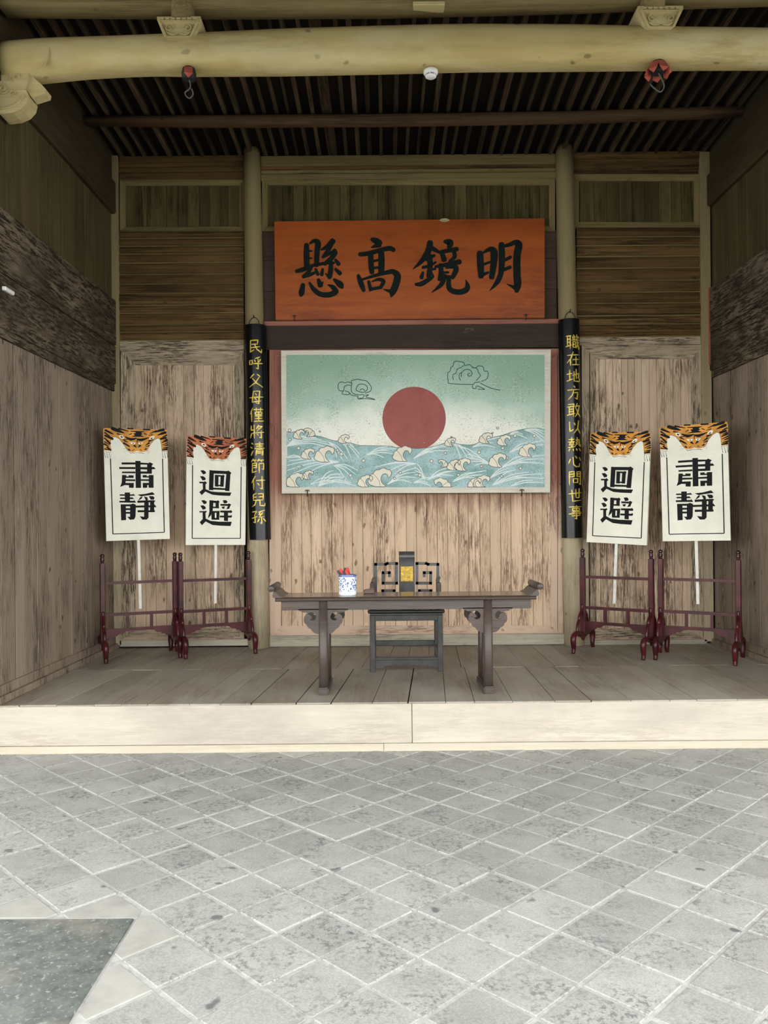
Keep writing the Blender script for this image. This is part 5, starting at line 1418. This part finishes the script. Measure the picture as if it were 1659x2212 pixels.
# ================================================================== CHAIR
cl, cr_ = onfloor(805, 1452), onfloor(951, 1451.5)
YC = (cl.y + cr_.y) / 2 + 0.02
CX = P(878, 1400, YC).x
CW = P(951, 1400, YC).x - P(805, 1400, YC).x       # leg centre to leg centre
CD = 0.46
ZS = P(878, 1317, YC - 0.04).z                      # seat top
chair = empty('armchair', (CX, YC, 0)); tag(chair, 'dark lacquered armchair with fretwork back and gilt panel behind the table', 'chair')
def cb(nm, x0, x1, y0, y1, z0, z1, mat=CHAIRM, par=None, bev=0.004):
    bm = bmesh.new(); bmesh.ops.create_cube(bm, size=1.0)
    for v in bm.verts: v.co = Vector(((x0 + x1) / 2 + v.co.x * (x1 - x0), (y0 + y1) / 2 + v.co.y * (y1 - y0), (z0 + z1) / 2 + v.co.z * (z1 - z0)))
    if bev: bmesh.ops.bevel(bm, geom=bm.edges[:], offset=bev, segments=1, affect='EDGES')
    return bm_obj(nm, bm, mat, par or chair)
h = CW / 2
cb('seat', -h - 0.04, h + 0.04, -0.05, CD + 0.03, ZS - 0.032, ZS, CHAIRB, None, 0.01)
cb('seat_frame', -h - 0.022, h + 0.022, -0.026, CD + 0.02, ZS - 0.052, ZS - 0.031)
for sx in (-1, 1):
    for yy in (0, CD):
        cb('leg', sx * h - 0.024, sx * h + 0.024, yy - 0.022, yy + 0.022, 0.0, ZS - 0.05)
    cb('side_stretcher', sx * h - 0.012, sx * h + 0.012, 0.02, CD - 0.02, 0.14, 0.175)
cb('seat_apron', -h + 0.02, h - 0.02, -0.016, 0.012, ZS - 0.10, ZS - 0.05)
fz = P(878, 1420, YC).z
cb('footrest', -h + 0.02, h - 0.02, -0.028, 0.06, fz - 0.02, fz + 0.006, CHAIRM)
bm = bmesh.new()
ap = [(-h + 0.02, fz - 0.018), (h - 0.02, fz - 0.018), (h - 0.02, fz - 0.085), (h - 0.10, fz - 0.085), (h - 0.115, fz - 0.068), (-h + 0.115, fz - 0.068), (-h + 0.10, fz - 0.085), (-h + 0.02, fz - 0.085)]
prism_xz(bm, ap, -0.018, 0.004); bm_obj('foot_apron', bm, CHAIRM, chair)
cb('back_stretcher', -h + 0.02, h - 0.02, CD - 0.012, CD + 0.012, 0.16, 0.21)
YBk = YC + CD - 0.02
def cp(x, y, Y=None):                                # zoom (700,1180,5.53) -> chair coordinates
    Y = Y or YBk
    p_ = P(700 + x / 5.53, 1180 + y / 5.53, Y); return (p_.x - CX, p_.y - YC, p_.z)
# back splat with rolled top
sp0, sp1 = cp(895, 300)[0], cp(1082, 300)[0]
ztop = cp(985, 62)[2]
bm = bmesh.new()
pf = smoothline([(0.012, ZS - 0.005), (0.012, ZS + 0.2), (0.008, ztop - 0.10), (0.0, ztop - 0.05), (0.012, ztop - 0.015), (0.04, ztop)], 4)
bk = CD - 0.035
for i, (y, z) in enumerate(pf):
    for x in (sp0, sp1):
        bm.verts.new((x, bk + y, z)); bm.verts.new((x, bk + y + 0.022, z - (0.004 if i > len(pf) - 6 else 0)))
bm.verts.ensure_lookup_table(); V = bm.verts
n = len(pf)
for i in range(n - 1):
    A_, B_ = i * 4, (i + 1) * 4
    bm.faces.new((V[A_], V[A_ + 2], V[B_ + 2], V[B_])); bm.faces.new((V[A_ + 1], V[B_ + 1], V[B_ + 3], V[A_ + 3]))
    bm.faces.new((V[A_], V[B_], V[B_ + 1], V[A_ + 1])); bm.faces.new((V[A_ + 2], V[A_ + 3], V[B_ + 3], V[B_ + 2]))
bm.faces.new((V[0], V[1], V[3], V[2])); e = (n - 1) * 4; bm.faces.new((V[e], V[e + 2], V[e + 3], V[e + 1]))
spl = bm_obj('splat', bm, CHAIRM, chair, True)
spl.modifiers.new('split', 'EDGE_SPLIT')
g0, g1 = cp(915, 240), cp(1065, 418)
gp = cb('gilt_panel', g0[0], g1[0], bk + 0.0005, bk + 0.012, g1[2], g0[2], GOLD, spl, 0.002)
bm = bmesh.new()
def mg(x, y, d):
    q_ = cp(x, y); return (q_[0], bk - d, q_[2])
scroll(bm, 975, 310, 26, 1.0, 0, 1, 7, mg, 0.006); scroll(bm, 1005, 310, 26, 1.0, math.pi, -1, 7, mg, 0.006)
stroke(bm, [(940, 385, 8), (975, 355, 12), (990, 375, 12), (1010, 355, 12), (1040, 385, 8)], mg, 0.006)
stroke(bm, [(955, 275, 6), (990, 290, 12), (1025, 275, 6)], mg, 0.006)
for k in range(7): stroke(bm, [(930 + k * 20, 262, 8), (936 + k * 20, 256, 8)], mg, 0.005); stroke(bm, [(930 + k * 20, 405, 8), (936 + k * 20, 400, 8)], mg, 0.005)
flat_obj('gilt_relief', bm, GOLD, gp)
# fretwork on both sides of the splat
cxz = 988
def fret(sgn_):
    fx = lambda x: x if sgn_ < 0 else 2 * cxz - x
    paths = [[(617, 480), (617, 215), (735, 215), (755, 205), (867, 205), (867, 440), (705, 440), (705, 315), (780, 315), (780, 352)],
             [(700, 640), (700, 530), (838, 530), (838, 640)]]
    if sgn_ > 0:     # inner meander turns the same way round on the other side
        paths[0] = [(617, 480), (617, 215), (735, 215), (755, 205), (867, 205), (867, 440), (703, 440), (703, 315), (780, 315), (780, 352)]
        paths[0] = paths[0]
    bm = bmesh.new()
    for pth in paths:
        pts = []
        for i in range(len(pth)): pts.append(Vector(cp(fx(pth[i][0]), pth[i][1])))
        for a_, b_ in zip(pts, pts[1:]):
            d = (b_ - a_).normalized() * 0.0105
            bar(bm, a_ - d * 1.2, b_ + d * 1.2, 0.026, 0.028)
    bm_obj('fretwork', bm, CHAIRM, chair)
    # back upright
    p0 = cp(fx(617), 470)
    cb('back_upright', p0[0] - 0.012, p0[0] + 0.012, p0[1] - 0.013, p0[1] + 0.013, ZS - 0.005, p0[2] + 0.005)
    # arm: from the back upright forward and down to the seat
    bm = bmesh.new()
    q0 = cp(fx(600), 375)
    xs = sgn_ * (h + 0.0)
    pts = smoothline([(q0[0], q0[1], q0[2]), ((q0[0] + xs) / 2, CD * 0.72, q0[2] - 0.004), (xs, CD * 0.45, q0[2] - 0.02), (xs, CD * 0.26, q0[2] - 0.03)], 4)
    tube(bm, pts, 0.014, 8)
    am = bm_obj('arm_rail', bm, CHAIRM, chair, True)
    cb('arm_post', xs - 0.017, xs + 0.017, CD * 0.24, CD * 0.28, ZS - 0.004, q0[2] - 0.02, CHAIRM, None, 0.004)
    cb('arm_edge', xs - 0.021, xs + 0.021, CD * 0.244, CD * 0.285, ZS + 0.02, q0[2] - 0.026, ARMRED, am, 0.006)
    bm = bmesh.new()
    fb = [(xs, CD * 0.5, ZS + 0.09), (xs, CD * 0.8, ZS + 0.09)]
    bar(bm, fb[0], fb[1], 0.02, 0.02); bar(bm, (xs, CD * 0.5, ZS - 0.004), (xs, CD * 0.5, q0[2] - 0.018), 0.02, 0.02); bar(bm, (xs, CD * 0.8, ZS - 0.004), (xs, CD * 0.8, q0[2] - 0.008), 0.02, 0.02)
    bm_obj('arm_fretwork', bm, CHAIRM, chair)
fret(-1); fret(1)
